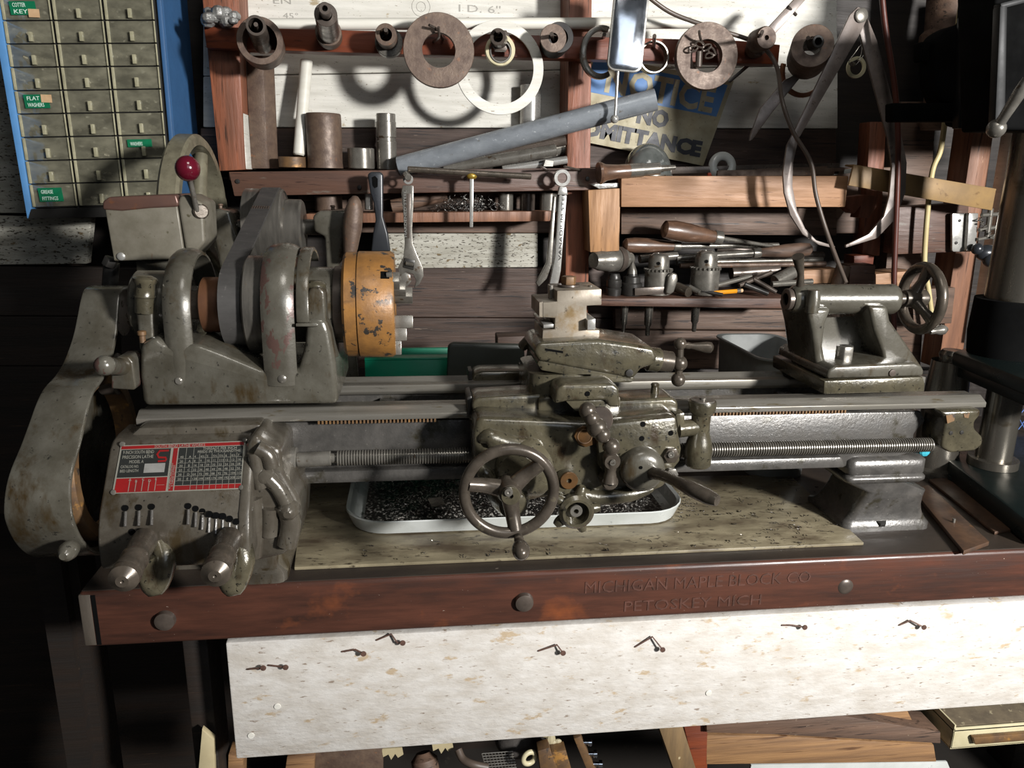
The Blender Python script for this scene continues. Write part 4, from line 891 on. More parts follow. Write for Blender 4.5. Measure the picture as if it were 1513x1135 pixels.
m.build('rule_lines', 'plate_line', npl)
pu, pv = Q(1, .5)-Q(0, .5), Q(.5, 0)-Q(.5, 1)
PWd = pu.length
def T(body, u, v, w, sz, mt='plate_line', x=None, y=None):
    return text(body, 'lettering', mt, npl, Q(u, v, .0016), x or pu, y or pv, sz, PWd*w if w else None, .0001)
T('SOUTH BEND LATHE WORKS', .27, .079, .40, .0045)
ls = [T('9 INCH SOUTH BEND', .03, .19, .24, .0055), T('PRECISION LATHE', .03, .29, .24, .0055), T('MODEL A', .09, .39, .11, .0052), T('CATALOG NO.', .03, .485, .14, .0046), T('BED LENGTH', .03, .575, .14, .0046),
      T('THREADS PER INCH', .66, .165, .27, .0045), T('FEEDS IN THOUSANDTHS', .62, .225, .34, .0042)]
rnd = random.Random(5)
rows = (('4', '4½', '5', '5½', '5¾', '6', '6½', '7'), ('8', '9', '10', '11', '11½', '12', '13', '14'), ('16', '18', '20', '22', '23', '24', '26', '28'), ('32', '36', '40', '44', '46', '48', '52', '56'), ('64', '72', '80', '88', '92', '96', '104', '112'), ('128', '144', '160', '176', '184', '192', '208', '224'))
for r_, row in enumerate(rows):
    for c_, s_ in enumerate(row): ls.append(T(s_, .597+c_*.0495, .32+r_*.092, None, .0036))
    ls.append(T(('40', '20', '20', '20', '20', '20')[r_], .485, .32+r_*.092, None, .0038)); ls.append(T(('A', 'A', 'B', 'C', 'D', 'E')[r_], .555, .32+r_*.092, None, .0038))
for i, u in enumerate((.12, .17, .22, .27, .32)): ls.append(T('ABCDE'[i], u-.01, .755 if i % 2 == 0 else .79, None, .0042))
merge_text(ls)
T('AUTOMATIC APRON FEEDS', .437, .95, .22, .0034, 'plate_line', pv, -pu); T('& THREAD CUTTING', .455, .90, .18, .0030, 'plate_line', pv, -pu)
panel('serial_tag', .215, .41, .375, .60, 'bright_steel', .0015, .0019, npl)
MB().strap([Q(u, v, .0016) for u, v in ((.39, .17), (.32, .17), (.31, .22), (.32, .27), (.375, .28), (.385, .33), (.375, .385), (.315, .39))], pn*.0005, .0022).build('emblem', 'plate_red', npl)
m = MB()
for x, y in ((181, 657), (362, 651), (357, 721), (168, 728)):
    m.rev(PP(x, y, qA, pn)+pn*.001, pn, [(0, .0032), (.0012, .0026), (.0018, 0)], 14)
m.build('plate_screw', 'steel', npl)
def gpt(x, y): return PP(x, y, V(0, .790, .97), V(0, -1, 0)) if y > 775 else PP(x, y, V(0, .7935, .993), V(0, -.97, .25))
m = MB(); g2 = MB()
qn = V(0, -.96, .27).normalized(); q0 = V(0, .792, .990)
for x, y in ((185, 751), (205, 750), (224, 749), (195, 786), (213, 786), (278, 748), (289, 752), (299, 756), (309, 760), (319, 762), (329, 763), (339, 767), (349, 771)):
    c = PP(x, y, V(0, .7985, 1.004), V(0, -.86, .5)) if y < 760 else PP(x, y, V(0, .7915, .987), V(0, -.97, .24))
    n_ = V(0, -.86, .5) if y < 760 else V(0, -.97, .24)
    MB().rev(c-n_*.002, n_, [(0, 0), (0, .0034), (.0028, .0034), (.0028, 0)], 14).build('selector_hole', 'machine_black', gb)
    if y < 780:
        a, b = PP(x, y+6, V(0, .793, .992), V(0, -.95, .3)), PP(x-1, y+28, V(0, .789, .975), V(0, -1, 0)); MB().cyl(a+V(0, .001, 0), b+V(0, .0014, 0), .0016, n=8).build('selector_groove', 'lathe_grey', gb)
m.bm.free(); g2.bm.free()
for (hx, hy), (ex, ey), ax in (((213, 800), (180, 860), 230), ((338, 798), (317, 852), 346)):
    A, B = P(hx, hy, .782), P(ex, ey, .700); dv = B-A; l = dv.length
    lv = MB(); lv.rev(A, dv, [(-.006, 0), (-.006, .0125), (0, .0132), (l*.38, .0125), (l*.44, .0138), (l*.50, .0138), (l*.53, .0125), (l*.80, .0145), (l*.82, .0135), (l*.84, .0147), (l*.93, .014), (l*.985, .0075), (l, .006), (l, .002), (l*.97, 0)], 28)
    lv = lv.build('selector_lever', 'handle_steel', gb)
    MB().tube([P(ax+8, 800, .80), P(ax+14, 830, .79), P(ax, 866, .785), P(ax-12, 850, .78), P(ax-15, 824, .78)], [.012, .012, .012, .011, .009], 14).build('lever_arm', 'lathe_oil', lv)
# right hand end of the gearbox: bosses and ribs
eb = MB()
eb.px([(362, 655), (378, 640), (392, 656), (416, 662), (417, 698), (440, 735), (445, 745), (442, 800), (420, 822), (372, 832), (362, 800)], .835, .93, .009, 3)
for pts, r0 in (([(380, 662), (396, 672), (402, 690)], .009), ([(386, 720), (380, 690), (376, 668)], .008), ([(396, 705), (412, 722), (424, 745)], .009), ([(372, 735), (376, 780), (372, 820)], .012), ([(420, 745), (430, 770), (424, 805)], .012), ([(400, 750), (398, 790)], .010)):
    eb.tube([P(x, y, .835) for x, y in pts], r0, 12)
eb.rev(P(430, 745, .85), NY, [(0, 0), (0, .013), (.018, .0125), (.026, .009), (.030, .004), (.030, 0)], 24); eb.rev(P(394, 700, .84), NY, [(0, 0), (0, .011), (.008, .0105), (.013, .007), (.015, 0)], 24)
eb.cyl(P(392, 681, .896), P(413, 680, .898), .020, n=28, ch=.003)
zb = Z_(400, 800, .88)
loft(eb, [(BZ, -.235, -.162, .875, 1.05), (BZ+.012, -.235, -.162, .875, 1.05), (BZ+.03, -.23, -.168, .86, 1.04), (.96, -.23, -.165, .85, 1.04)], .012)
loft(eb, [(BZ, -.345, -.262, .92, 1.05), (.955, -.34, -.262, .90, 1.05)], .010)
eb.build('gearbox_end', 'gearbox', LA)
# ---------------- carriage
sd = MB()
sd.px([(697, 600), (699, 592), (708, 588), (800, 583), (806, 600), (806, 621), (720, 618), (700, 612)], .884, .935, .006, 3)
sd.px([(912, 593), (994, 588), (1002, 594), (1004, 608), (998, 616), (912, 620)], .884, .935, .007, 3)
sd.px([(795, 588), (918, 586), (918, 626), (795, 624)], .878, 1.07, .004)
sd.px([(697, 562), (700, 552), (712, 549), (790, 548), (790, 568), (697, 568)], 1.03, 1.075, .006, 3)
sd = sd.build('saddle', 'lathe_oil', LA)
m = MB(); m.px([(690, 587), (697, 585), (698, 612), (691, 614)], .896, .94, .001); m.build('way_wiper', 'black_steel', sd); m = MB(); m.px([(692, 549), (698, 548), (698, 562), (692, 562)], 1.03, 1.06, .001); m.build('way_wiper', 'black_steel', sd)
m = MB(); c = P(967, 584, .91); m.rev(c, (0, 0, 1), [(0, 0), (0, .012), (.002, .011), (.003, .0055), (.012, .0048), (.014, .0056), (.016, .004), (.016, 0)], 20); m.build('oil_cap', 'lathe_oil', sd)
m = MB(); m.rev(P(729, 589, .90), (0, 0, 1), [(0, .009), (.0012, .0085), (.0014, 0)], 24); m.build('oil_plug', 'dark_steel', sd)
cs = MB()
cs.px([(819, 598), (822, 576), (832, 569), (906, 567), (915, 574), (917, 603), (900, 602), (896, 592), (840, 593)], .846, 1.085, .004, 3)
cs.px([(836, 593), (901, 591), (892, 606), (850, 608)], .852, .9, .001)
cs = cs.build('cross_slide', 'lathe_oil', LA)
MB().rev(P(868, 582, .8455), NY, [(0, .0032), (.0005, .003), (.0005, 0)], 14).build('gib_hole', 'machine_black', cs)
cp = MB()
cp.px([(793, 538), (798, 528), (930, 553), (940, 560), (934, 566), (900, 566), (800, 548)], .885, .99, .003)
cp.px([(788, 520), (796, 507), (884, 502), (930, 508), (966, 514), (972, 528), (968, 540), (948, 545), (936, 561), (920, 557), (796, 534)], .880, .97, .010, 4)
cp.cyl(P(955, 530, .925), P(975, 532, .925), .0155, n=28, ch=.002)
loft(cp, [(P(845, 572, .93).z-.004, .135, .225, .885, 1.0), (P(845, 545, .93).z+.004, .135, .23, .885, .99)], .02)
cp = cp.build('compound_rest', 'lathe_oil', LA)
MB().px([(806, 515), (832, 519), (832, 522), (806, 518)], .8792, .8805).build('slot', 'machine_black', cp)
MB().rev(P(930, 551, .879), NY, [(0, .0045), (.001, .0045), (.0012, .003), (.0012, 0)], 16).build('gib_screw', 'black_steel', cp)
MB().cyl(P(969, 532, .925), P(993, 535, .925), .0135, n=32, ch=.0012).build('feed_dial', 'handle_steel', cp)
cc = MB(); bc = P(1004, 537, .925)
cc.cyl(P(990, 535, .925), bc, .006, n=16); cc.sph(bc, .0102); cc.sph(P(1005, 508, .925), .0082); cc.sph(P(1002, 561, .925), .0092)
cc.tube([P(1005, 508, .925), bc, P(1002, 561, .925)], .0048, 12)
A, B = P(1008, 510, .925), P(1054, 514, .915); d = B-A; l = d.length
cc.rev(A, d, [(0, .003), (l*.2, .0045), (l*.3, .0035), (l*.8, .0072), (l*.93, .0068), (l, .003), (l, 0)], 20)
cc.build('ball_crank', 'handle_steel', cp)
# tool post
tp = MB()
tp.px([(823, 430), (889, 427), (889, 451), (867, 452), (867, 488), (886, 488), (886, 504), (801, 505), (802, 488), (820, 487), (820, 470), (802, 469), (802, 447), (823, 446)], .905, .972, .0012)
tp.px([(797, 447), (802, 446), (802, 469), (797, 468)], .906, .972)
tp = tp.build('tool_post', 'toolpost', LA)
c = P(840, 423, .938); c.z = Z_(856, 428, .905)
MB().rev(c, (0, 0, 1), [(0, 0), (0, .014), (.002, .0135), (.002, 0)], 28).build('bolt_washer', 'dark_steel', tp)
MB().hexn(c+V(0, 0, .002), (0, 0, 1), .0095, .010, .0008).build('post_bolt', 'rust_steel', tp)
MB().px([(868, 473), (880, 471), (880, 487), (868, 488)], .893, .985, .0008).build('tool_bit', 'bright_steel', tp)
MB().px([(803, 480), (818, 479), (818, 484), (803, 485)], .902, .985, .0006).build('tool_bit', 'bright_steel', tp)
for x, y in ((814, 428), (872, 432)):
    c2 = P(x, y, .93); c2.z = c.z; MB().cyl(c2-V(0, 0, .014 if x < 820 else 0), c2+V(0, 0, .002), .003, n=12).build('set_screw', 'steel', tp)
MB().cyl(P(788, 495, .97), P(772, 512, .99), .007, n=18, ch=.001).build('lock_handle', 'steel', tp)
# apron
ap = MB()
ap.px([(706, 617), (872, 624), (1001, 612), (1004, 640), (1009, 664), (1006, 684), (990, 704), (985, 720), (950, 734), (900, 738), (872, 744), (840, 730), (800, 738), (752, 742), (716, 716), (701, 690), (698, 640)], .838, .9, .008, 3)
ap.px([(880, 628), (1000, 616), (1003, 660), (1007, 682), (985, 706), (905, 720), (886, 690)], .826, .85, .005)
ap.cyl(P(775, 690, .84), P(765, 700, .815), .038, .030, n=32, ch=.008)
ap.rev(P(752, 727, .84), NY, [(0, 0), (0, .026), (.02, .022), (.04, .016), (.045, 0)], 28)
for pts, r0 in (([(708, 652), (722, 646), (750, 655), (790, 662), (800, 684)], .012), ([(815, 706), (840, 722), (880, 734), (930, 730), (965, 722)], .010), ([(708, 684), (716, 698), (735, 720), (765, 735)], .010)):
    ap.tube([P(x, y, .839) for x, y in pts], [.003]+[r0]*(len(pts)-2)+[.003], 14)
ap = ap.build('apron', 'lathe_oil', LA)
HY = .778
hw = MB(); hc = P(752.5, 726.5, HY); sz = S(752, 727, HY); Rr = 66.5*sz; rr = 8.6*sz
hw.torus(hc, NY, Rr, rr, 72, 16, .95)
hcen = hc+V(0, .006, 0)
for (ex, ey) in ((692, 716), (801, 684), (762, 786)):
    e = P(ex, ey, HY); dv = (e-hc); dv = dv.normalized()
    hw.tube([hcen+dv*.008, hcen+dv*Rr*.55, hc+dv*(Rr-.002)], [.0105, .0085, .0078], 12, 4)
hw.rev(hcen+V(0, .012, 0), NY, [(0, 0), (0, .014), (.012, .015), (.024, .0125), (.027, .0115), (.027, 0)], 28)
hw = hw.build('handwheel', 'handwheel', LA)
MB().ring(hcen+V(0, -.014, 0), NY, .003, .0105, .005, 28).build('hub_collar', 'lathe_oil', hw)
MB().rev(P(751, 726, HY-.012), NY, [(0, .005), (.004, .0045), (.004, .0018), (.002, 0)], 18).build('hub_screw', 'steel', hw)
A, B = P(766, 793, HY-.004), P(770, 815, .735); d = B-A; l = d.length
MB().rev(A, d, [(-.004, 0), (-.004, .005), (l*.25, .0055), (l*.3, .004), (l*.55, .0045), (l*.7, .0085), (l*.9, .0098), (l*1.1, .0088), (l*1.25, .004), (l*1.28, 0)], 24).build('wheel_handle', 'handle_steel', hw)
MB().cyl(hcen, P(752, 720, .845), .0125, n=24).build('wheel_shaft', 'lathe_oil', hw)
# bosses, brass plate, levers on the apron
bs = MB(); bs.ring(P(836, 709, .838), NY, .0, .0145, .02, 28); bs.build('boss', 'lathe_oil', ap)
bs = MB(); bs.ring(P(840, 709, .818), NY, .003, .0105, .004, 28); bs.build('boss_cap', 'oiler', ap)
pl = MB(); pl.px([(848, 645), (853, 635), (862, 630), (895, 638), (898, 648), (890, 653), (866, 661), (855, 657)], .8345, .8385, .0006); pl = pl.build('oiler_plate', 'oiler', ap)
MB().torus(P(864, 645, .8343), NY, .0085, .0008, 28, 6).build('plate_ring', 'rust_steel', pl)
sk = MB(); c = P(852, 757, .805)
sk.rev(c+V(0, .022, 0), NY, [(0, 0), (0, .012), (.01, .020), (.022, .021), (.026, .017), (.026, .014), (.012, .012), (.012, 0)], 32)
for k in range(5):
    a = math.radians(75+72*k); dv = V(math.cos(a), 0, math.sin(a)); sk.tube([c+dv*.016+V(0, .008, 0), c+dv*.025+V(0, .008, 0), c+dv*.030+V(0, .007, 0)], [.0075, .006, .0035], 12, 4)
sk.cyl(c+V(0, .02, 0), P(850, 745, .85), .010, n=20)
sk = sk.build('star_knob', 'lathe_oil', LA)
MB().ring(c+V(0, .006, 0), NY, .003, .0075, .004, 20).build('knob_nut', 'steel', sk)
lk = MB(); a, b = P(904, 682, .812), P(902, 714, .812); dv = (b-a).normalized(); sd_ = V(dv.z, 0, -dv.x)
lk.tube([a+V(0, .004, 0), (a+b)/2+V(0, .004, 0), b+V(0, .004, 0)], [.0095, .0065, .0095], 14, 4)
lk.rev(a+V(0, .01, 0), NY, [(0, 0), (0, .010), (.012, .0098), (.013, .009), (.013, 0)], 24); lk.rev(b+V(0, .02, 0), NY, [(0, 0), (0, .0098), (.018, .0098), (.02, .008), (.02, 0)], 24)
lk = lk.build('feed_lever', 'handwheel', LA)
MB().rev(b-V(0, .0004, 0), NY, [(0, .0035), (.0006, .0033), (.0006, 0)], 14).build('lever_hole', 'machine_black', lk)
MB().rev(a-V(0, .003, 0), NY, [(0, .004), (.002, .0035), (.002, .0012), (.001, 0)], 14).build('lever_screw', 'steel', lk)
xb_ = MB(); a = P(885, 622, .84); b0 = P(882, 632, .795)
xb_.cyl(P(882, 610, .86), a, .012, n=24, ch=.001)
xb_.sph(b0, .0118); xb_.sph(P(868, 607, .80), .0098); xb_.sph(P(874, 618, .795), .0088); xb_.sph(P(903, 660, .79), .0100); xb_.sph(P(890, 642, .79), .0092)
xb_.tube([P(868, 607, .80), b0, P(903, 660, .79)], .005, 12, 4); xb_.cyl(b0, a, .0075, n=20)
xb_ = xb_.build('ball_crank', 'handle_steel', LA)
MB().cyl(P(887, 618, .835), P(887, 620, .818), .0145, n=32, ch=.001).build('feed_dial', 'dark_steel', xb_)
cl = MB(); cl.rev(P(946, 690, .828), NY, [(0, 0), (0, .027), (.012, .0265), (.017, .023), (.020, .016), (.021, .008), (.021, 0)], 44)
cl = cl.build('clutch_lever', 'lathe', LA)
m = MB(); m.tube([P(962, 698, .812), P(980, 703, .79), P(1000, 712, .765), P(1022, 723, .745), P(1045, 734, .73), P(1060, 740, .72)], [.008, .0065, .0065, .0085, .0085, .006], 18, 5)
m.build('lever_arm', 'handle_steel', cl)
MB().rev(P(947, 691, .8068), NY, [(0, .002), (.0004, .002), (.0004, 0)], 10).build('lever_hole', 'machine_black', cl)
MB().hexn(P(990, 671, .828), NY, .010, .007, .0008).build('hex_nut', 'handwheel', ap); MB().hexn(P(990, 698, .828), NY, .008, .008, .0008).build('hex_nut', 'steel', ap)
MB().rev(P(991, 671, .8208), NY, [(0, .0042), (.003, .004), (.003, .0015), (.0015, 0)], 14).build('stud', 'steel', ap)
m = MB()
for x, y in ((950, 627), (948, 648), (991, 640), (986, 672)): m.rev(P(x, y, .8262), NY, [(0, .0034), (.0005, .0032), (.0005, 0)], 14)
m.build('screw_hole', 'machine_black', ap)
# threading dial
td = MB()
c0, c1 = P(1037, 606, .875), P(1040, 690, .875)
ax = V(0, 0, -1); top = V(c0.x, .875, P(1037, 592, .875).z); H = top.z-P(1040, 688, .875).z
td.rev(top, ax, [(0, 0), (0, .0165), (.003, .0175), (.013, .0165), (.018, .012), (.030, .0115), (H*.48, .012), (H*.60, .015), (H*.72, .0175), (H*.97, .0165), (H, .014), (H, 0)], 32)
td.tube([P(1002, 634, .875), P(1020, 632, .875), P(1036, 630, .875)], [.011, .0105, .011], 16, 4)
td.px([(998, 612), (1012, 610), (1012, 645), (1004, 648)], .868, .90, .002)
td = td.build('threading_dial', 'lathe_oil', LA)
MB().rev(top, (0, 0, 1), [(0, .0145), (.0012, .0142), (.0015, .004), (.004, .004), (.004, 0)], 28).build('dial_cap', 'steel', td)

# ---------------- tailstock
TY = .98
ts = MB(); bA, bB = P(1172, 446, TY), P(1322, 440.5, TY)
bx_ = V(1, 0, 0); zc = (bA.z+bB.z)/2; bA.z = bB.z = zc+.001
r0 = 22*S(1250, 443, TY)
ts.rev(bA-V(.004, 0, 0), bx_, [(0, 0), (0, r0*.78), (.004, r0*.92), (.010, r0*.95), (.02, r0), (bB.x-bA.x-.010, r0), (bB.x-bA.x-.006, r0*1.02), (bB.x-bA.x, r0*1.02), (bB.x-bA.x+.004, r0*.9), (bB.x-bA.x+.004, 0)], 44)
ts.px([(1192, 455), (1230, 455), (1220, 480), (1217, 512), (1222, 540), (1232, 560), (1212, 560), (1205, 532), (1200, 490)], .95, 1.035, .006, 3)
ts.px([(1284, 452), (1312, 452), (1316, 474), (1340, 508), (1366, 546), (1364, 556), (1310, 556), (1304, 520), (1292, 488)], .95, 1.035, .009, 3)
ts.px([(1205, 470), (1305, 466), (1320, 556), (1205, 558)], .998, 1.02)
ts.px([(1222, 560), (1224, 548), (1234, 541), (1352, 536), (1362, 540), (1366, 548), (1365, 556)], .916, 1.06, .006, 3)
ts = ts.build('tailstock', 'lathe', LA)
MB().px([(1217, 583), (1218, 563), (1364, 557), (1367, 568), (1366, 579)], .914, 1.065, .002).build('tailstock_base', 'lathe_oil', ts)
MB().rev(bA-V(.0115, 0, 0), bx_, [(0, .0085), (0, .0135), (.001, .0145), (.012, .0145), (.012, .0085)], 32, True).build('quill', 'dark_steel', ts)
MB().cyl(bA-V(.0085, 0, 0), bA+V(.004, 0, 0), .0088, n=24).build('quill_bore', 'machine_black', ts)
m = MB(); m.rev(P(1199, 462, .956), (0, 0, 1), [(0, 0), (0, .009), (.020, .0095), (.026, .008), (.030, .0075), (.030, 0)], 20); m.build('clamp_boss', 'lathe', ts)
m = MB(); m.tube([P(1182, 422, .965), P(1183, 405, .96), P(1181, 392, .955), P(1179, 379, .95)], [.0055, .0042, .006, .0078], 14, 5); m.build('lock_lever', 'handle_steel', ts)
c = P(1247, 523, .955); c.z = Z_(1240, 541, .93); MB().hexn(c, (0, 0, 1), .0125, .022, .001).build('clamp_bolt', 'steel', ts)
m = MB(); m.rev(P(1318, 551, .9158), NY, [(0, .005), (.0016, .0045), (.0022, 0)], 16); m.build('set_screw', 'dark_steel', ts)
wx = P(1361, 443, TY).x; wc = V(wx, TY, zc+.002); WR = 46*S(1361, 443, TY)
tw = MB(); tw.torus(wc, (1, 0, 0), WR, .0072, 64, 14)
for a in (80, 200, 320):
    a = math.radians(a); dv = V(0, -math.cos(a), math.sin(a)); tw.tube([wc-V(.012, 0, 0)+dv*.006, wc-V(.006, 0, 0)+dv*WR*.55, wc+dv*(WR-.001)], [.009, .0062, .0085], 12, 4)
tw.rev(wc-V(.026, 0, 0), (1, 0, 0), [(0, 0), (0, .011), (.012, .013), (.030, .012), (.034, .008), (.034, 0)], 28)
tw.cyl(V(bB.x, TY, zc+.001), wc, .008, n=16)
tw = tw.build('tailstock_wheel', 'handle_steel', ts)
m = MB(); A, B = P(1374, 490, .955), P(1385, 487, .955); m.rev(A, B-A+V(.01, 0, 0), [(0, 0), (0, .004), (.008, .0045), (.014, .007), (.02, .0068), (.025, .003), (.025, 0)], 18); m.build('wheel_handle', 'steel', tw)

# ------------------------------------------------------------ countershaft behind the headstock
ct = thing('countershaft', V(-.22, CY, BZ), 'grey countershaft frame with stepped pulley and spoked flywheel behind the headstock', 'countershaft')
k = lambda px, y=330: X_(px, y, CY)
m = MB(); m.rev((k(366), CY, CZ), (1, 0, 0), [(0, 0), (0, .056), (.001, .0575), (bx+bw-k(366)+.004, .0575), (bx+bw-k(366)+.006, .0545), (k(424)-k(366)-.004, .054), (k(424)-k(366), .0425), (k(449)-k(366)-.003, .042), (k(449)-k(366), .039), (k(449)-k(366), .012), (k(449)-k(366)+.03, .012), (k(449)-k(366)+.03, 0)], 48)
m.build('step_pulley', 'pulley', ct)
MB().cyl((k(230), CY, CZ), (k(470), CY, CZ), .010, n=20).build('shaft', 'steel', ct)
m = MB()
m.px([(312, 315), (320, 308), (340, 312), (345, 330), (356, 360), (362, 400), (370, 480), (330, 480), (326, 400), (314, 345)], CY-.035, CY+.03, .01, 3)
m.build('frame_arm', 'lathe', ct); m = MB()
m.px([(462, 320), (470, 312), (520, 310), (524, 318), (520, 360), (510, 380), (498, 395), (496, 415), (520, 470), (470, 470), (482, 400), (480, 350), (464, 342)], CY-.035, CY+.03, .008, 3)
m.build('frame_arm', 'lathe', ct)
for x, y in ((326, 307), (492, 309)): MB().rev(P(x, y, CY), (0, 0, 1), [(-.002, 0), (-.002, .003), (.003, .003), (.004, .0045), (.006, .0035), (.006, 0)], 14).build('oil_cup', 'brown_steel', ct)
m = MB(); A, B = P(516, 385, 1.20), P(524, 300, 1.20); m.rev(A, B-A, [(0, 0), (0, .008), (.02, .011), (.05, .0145), (.075, .0135), (.09, .009), (.096, .004), (.097, 0)], 24); m.build('tension_lever', 'brown_steel', ct)
fx = P(268, 300, CY).x; fc = V(fx, CY+.02, CZ-.02); FR = P(285, 197, CY).z-CZ+.02
m = MB(); m.rev(fc, (1, 0, 0), [(0, FR-.016), (0, FR-.004), (.004, FR), (.026, FR), (.030, FR-.004), (.030, FR-.016)], 72, True)
for a in (25, 115, 205, 295):
    a = math.radians(a); dv = V(0, -math.cos(a), math.sin(a)); m.tube([fc+V(.015, 0, 0)+dv*.012, fc+V(.015, 0, 0)+dv*(FR-.01)], [.013, .010], 12, 0)
m.rev(fc-V(.005, 0, 0), (1, 0, 0), [(0, 0), (0, .022), (.04, .022), (.04, 0)], 28)
m.build('flywheel', 'flywheel', ct)
m = MB(); m.px([(326, 430), (520, 425), (530, 560), (320, 565)], CY+.02, CY+.05, .004); m.box((-.42, CY-.03, BZ), (-.06, CY+.08, BZ+.03), .004); m.box((-.30, CY+.02, BZ), (-.12, CY+.05, 1.1), .004); m.cyl((k(240), CY, CZ), (k(330), CY, CZ), .016, n=24)
m.build('stand', 'lathe', ct)

# drum switch with red ball lever
DYf = 1.07
ds = thing('drum_switch', P(220, 385, 1.10), 'grey metal switch box with worn brown top and a red ball lever', 'switch')
m = MB(); m.px([(153, 300), (160, 293), (258, 289), (261, 300), (273, 380), (270, 383), (168, 386)], DYf, DYf+.075, .003, 3); m.build('box', 'switchgray', ds)
m = MB(); m.px([(151, 310), (151, 298), (160, 291), (260, 287), (264, 300), (262, 306), (220, 308), (180, 312)], DYf-.002, DYf+.078, .004, 3); m.build('cap', 'rustcap', ds)
m = MB(); m.px([(264, 290), (276, 287), (300, 300), (303, 358), (285, 379), (275, 380), (262, 300)], DYf, DYf+.07, .007, 4); m.build('end_cap', 'switchgray', ds)
MB().rev(P(179, 379, DYf-.0005), NY, [(0, .0055), (.0015, .005), (.0028, .003), (.0028, 0)], 18).build('screw', 'bright_steel', ds)
MB().rev(P(294, 312, DYf+.012), V(.5, -1, 0), [(0, 0), (0, .010), (.012, .010), (.014, .008), (.014, 0)], 24).build('pivot', 'handle_steel', ds)
MB().cyl(P(291, 312, DYf), P(280, 262, DYf-.02), .0036, .003, n=14).build('lever', 'steel', ds)
MB().sph(P(277, 249, DYf-.024), .0152, 24, (1, 1, 1.05)).build('ball_knob', 'red_ball', ds)
m = MB(); m.cyl(P(165, 388, DYf+.03), P(158, 480, DYf+.03), .010, n=18); m.hexn(P(160, 393, DYf+.02), P(164, 384, DYf+.02)-P(160, 393, DYf+.02), .009, .012); m.build('conduit', 'black_steel', ds)
m = MB(); m.px([(200, 380), (262, 378), (262, 520), (210, 520)], DYf+.035, DYf+.05, .002); m.build('bracket', 'lathe', ds)
# ------------------------------------------------------------ workbench
TH = .075; BF = .874
bn = thing('workbench', V(.4, 1.1, 0), 'long red-brown butcher block workbench carrying the lathe', 'workbench')
bl = P(124, 950, BF).x
m = MB(); m.box((bl, BF, BZ-TH), (1.55, 1.47, BZ), .006, 3); m.build('top', 'wood_bench', bn)
m = MB(); m.box((bl+.004, BF+.004, BZ-.0005), (1.54, 1.46, BZ+.0006)); m.build('oiled_surface', 'wood_top', bn)
for x, y, r0, mt in ((245, 915, .0125, 'dark_steel'), (774, 888, .0125, 'dark_steel'), (1249, 867, .0115, 'dark_steel')):
    m = MB(); h = .007 if x < 1000 else .001
    m.rev(P(x, y, BF+.0005), NY, [(0, 0), (0, r0), (h, r0*.92), (h+.0015, r0*.6), (h+.002, 0)], 28); m.build('bolt_head', mt, bn)
MB().box((bl+.0005, BF-.0004, BZ-TH+.003), (bl+.015, BF+.03, BZ-.003), .002).build('end_strip', 'wood_end', bn)
MB().box((bl+.015, BF-.0006, BZ-TH+.004), (bl+.020, BF+.001, BZ-.004)).build('end_seam', 'machine_black', bn)
for body, (x0, y0), (x1, y1), sz in (('MICHIGAN MAPLE BLOCK CO', (862, 877), (1195, 863), .024), ('PETOSKEY MICH', (920, 904), (1122, 894), .022)):
    a, b = P(x0, y0, BF-.0004), P(x1, y1, BF-.0004); b.z = a.z
    text(body, 'stamped_lettering', 'wood_stamp', bn, a, (1, 0, 0), (0, 0, 1), sz, b.x-a.x, .0003)
# bench legs in the dark
for x0, x1, xx0, xx1, y in ((30, 78, 78, 104, .93), (282, 318, 250, 290, 1.0)):
    pass
lg = MB(); A = P(50, 850, .955).x-.035; lg.box((A-.035, 1.10, 0), (A+.0, 1.16, BZ-TH)); lg.box((A+.0, 1.12, 0), (A+.014, 1.18, BZ-TH))
tag(lg.build('timber_post', 'wood_black'), 'dim brown timber post standing in the dark left of the workbench', 'post')
for x0, x1, y0, y1 in ((P(270, 1000, .93).x, P(308, 1000, .93).x, .94, 1.0), (1.40, 1.48, .9, .98), (-.25, -.17, 1.38, 1.46), (1.40, 1.48, 1.38, 1.46)):
    m = MB(); m.box((x0, y0, 0), (x1, y1, BZ-TH-.0005), .003); m.build('leg', 'wood_black', bn)
# painted board with bent nails
wb = thing('painted_board', P(900, 1080, .886), 'long white painted board with bent nails hanging under the bench front', 'board')
m = MB(); tl, bl2 = P(333, 950, .885), P(349, 1122, .885); tr, br2 = P(1513, 888, .885), P(1513, 1039.6, .885)
sl = (tr-tl)/(tr.x-tl.x); sb = (br2-bl2)/(br2.x-bl2.x); tl.z = max(tl.z, .795)
q3 = tr+sl*.45; q2 = br2+sb*.45
q3.z = min(q3.z, BZ-TH-.001); tl.z = min(tl.z, BZ-TH-.001)
m.prism([bl2, q2, q3, tl], (0, .02, 0), .0025); m.build('panel', 'paint_board', wb)
for pts in ([(505, 963), (525, 960), (537, 966)], [(556, 946), (578, 937), (587, 950), (595, 950)], [(365, 989), (389, 987)], [(396, 983), (422, 986)], [(795, 962), (823, 953), (832, 965)], [(938, 956), (964, 941), (979, 960)], [(1155, 924), (1170, 924), (1189, 927)], [(1328, 924), (1345, 917), (1365, 927)]):
    m = MB(); n_ = len(pts); q = [P(x, y, .8845-.007*i/(n_-1)) for i, (x, y) in enumerate(pts)]
    m.tube(q, .0012, 8, 0); hd = q[-1]; m.rev(hd, NY, [(0, 0), (0, .0038), (.0012, .0036), (.0015, 0)], 14); m.build('bent_nail', 'nail', wb)
for x, y in ((410, 1044), (371, 1087), (1047, 1024)): MB().rev(P(x, y, .8846), NY, [(0, .0045), (.0008, .0042), (.001, 0)], 16).build('nail_head', 'paint_white', wb)
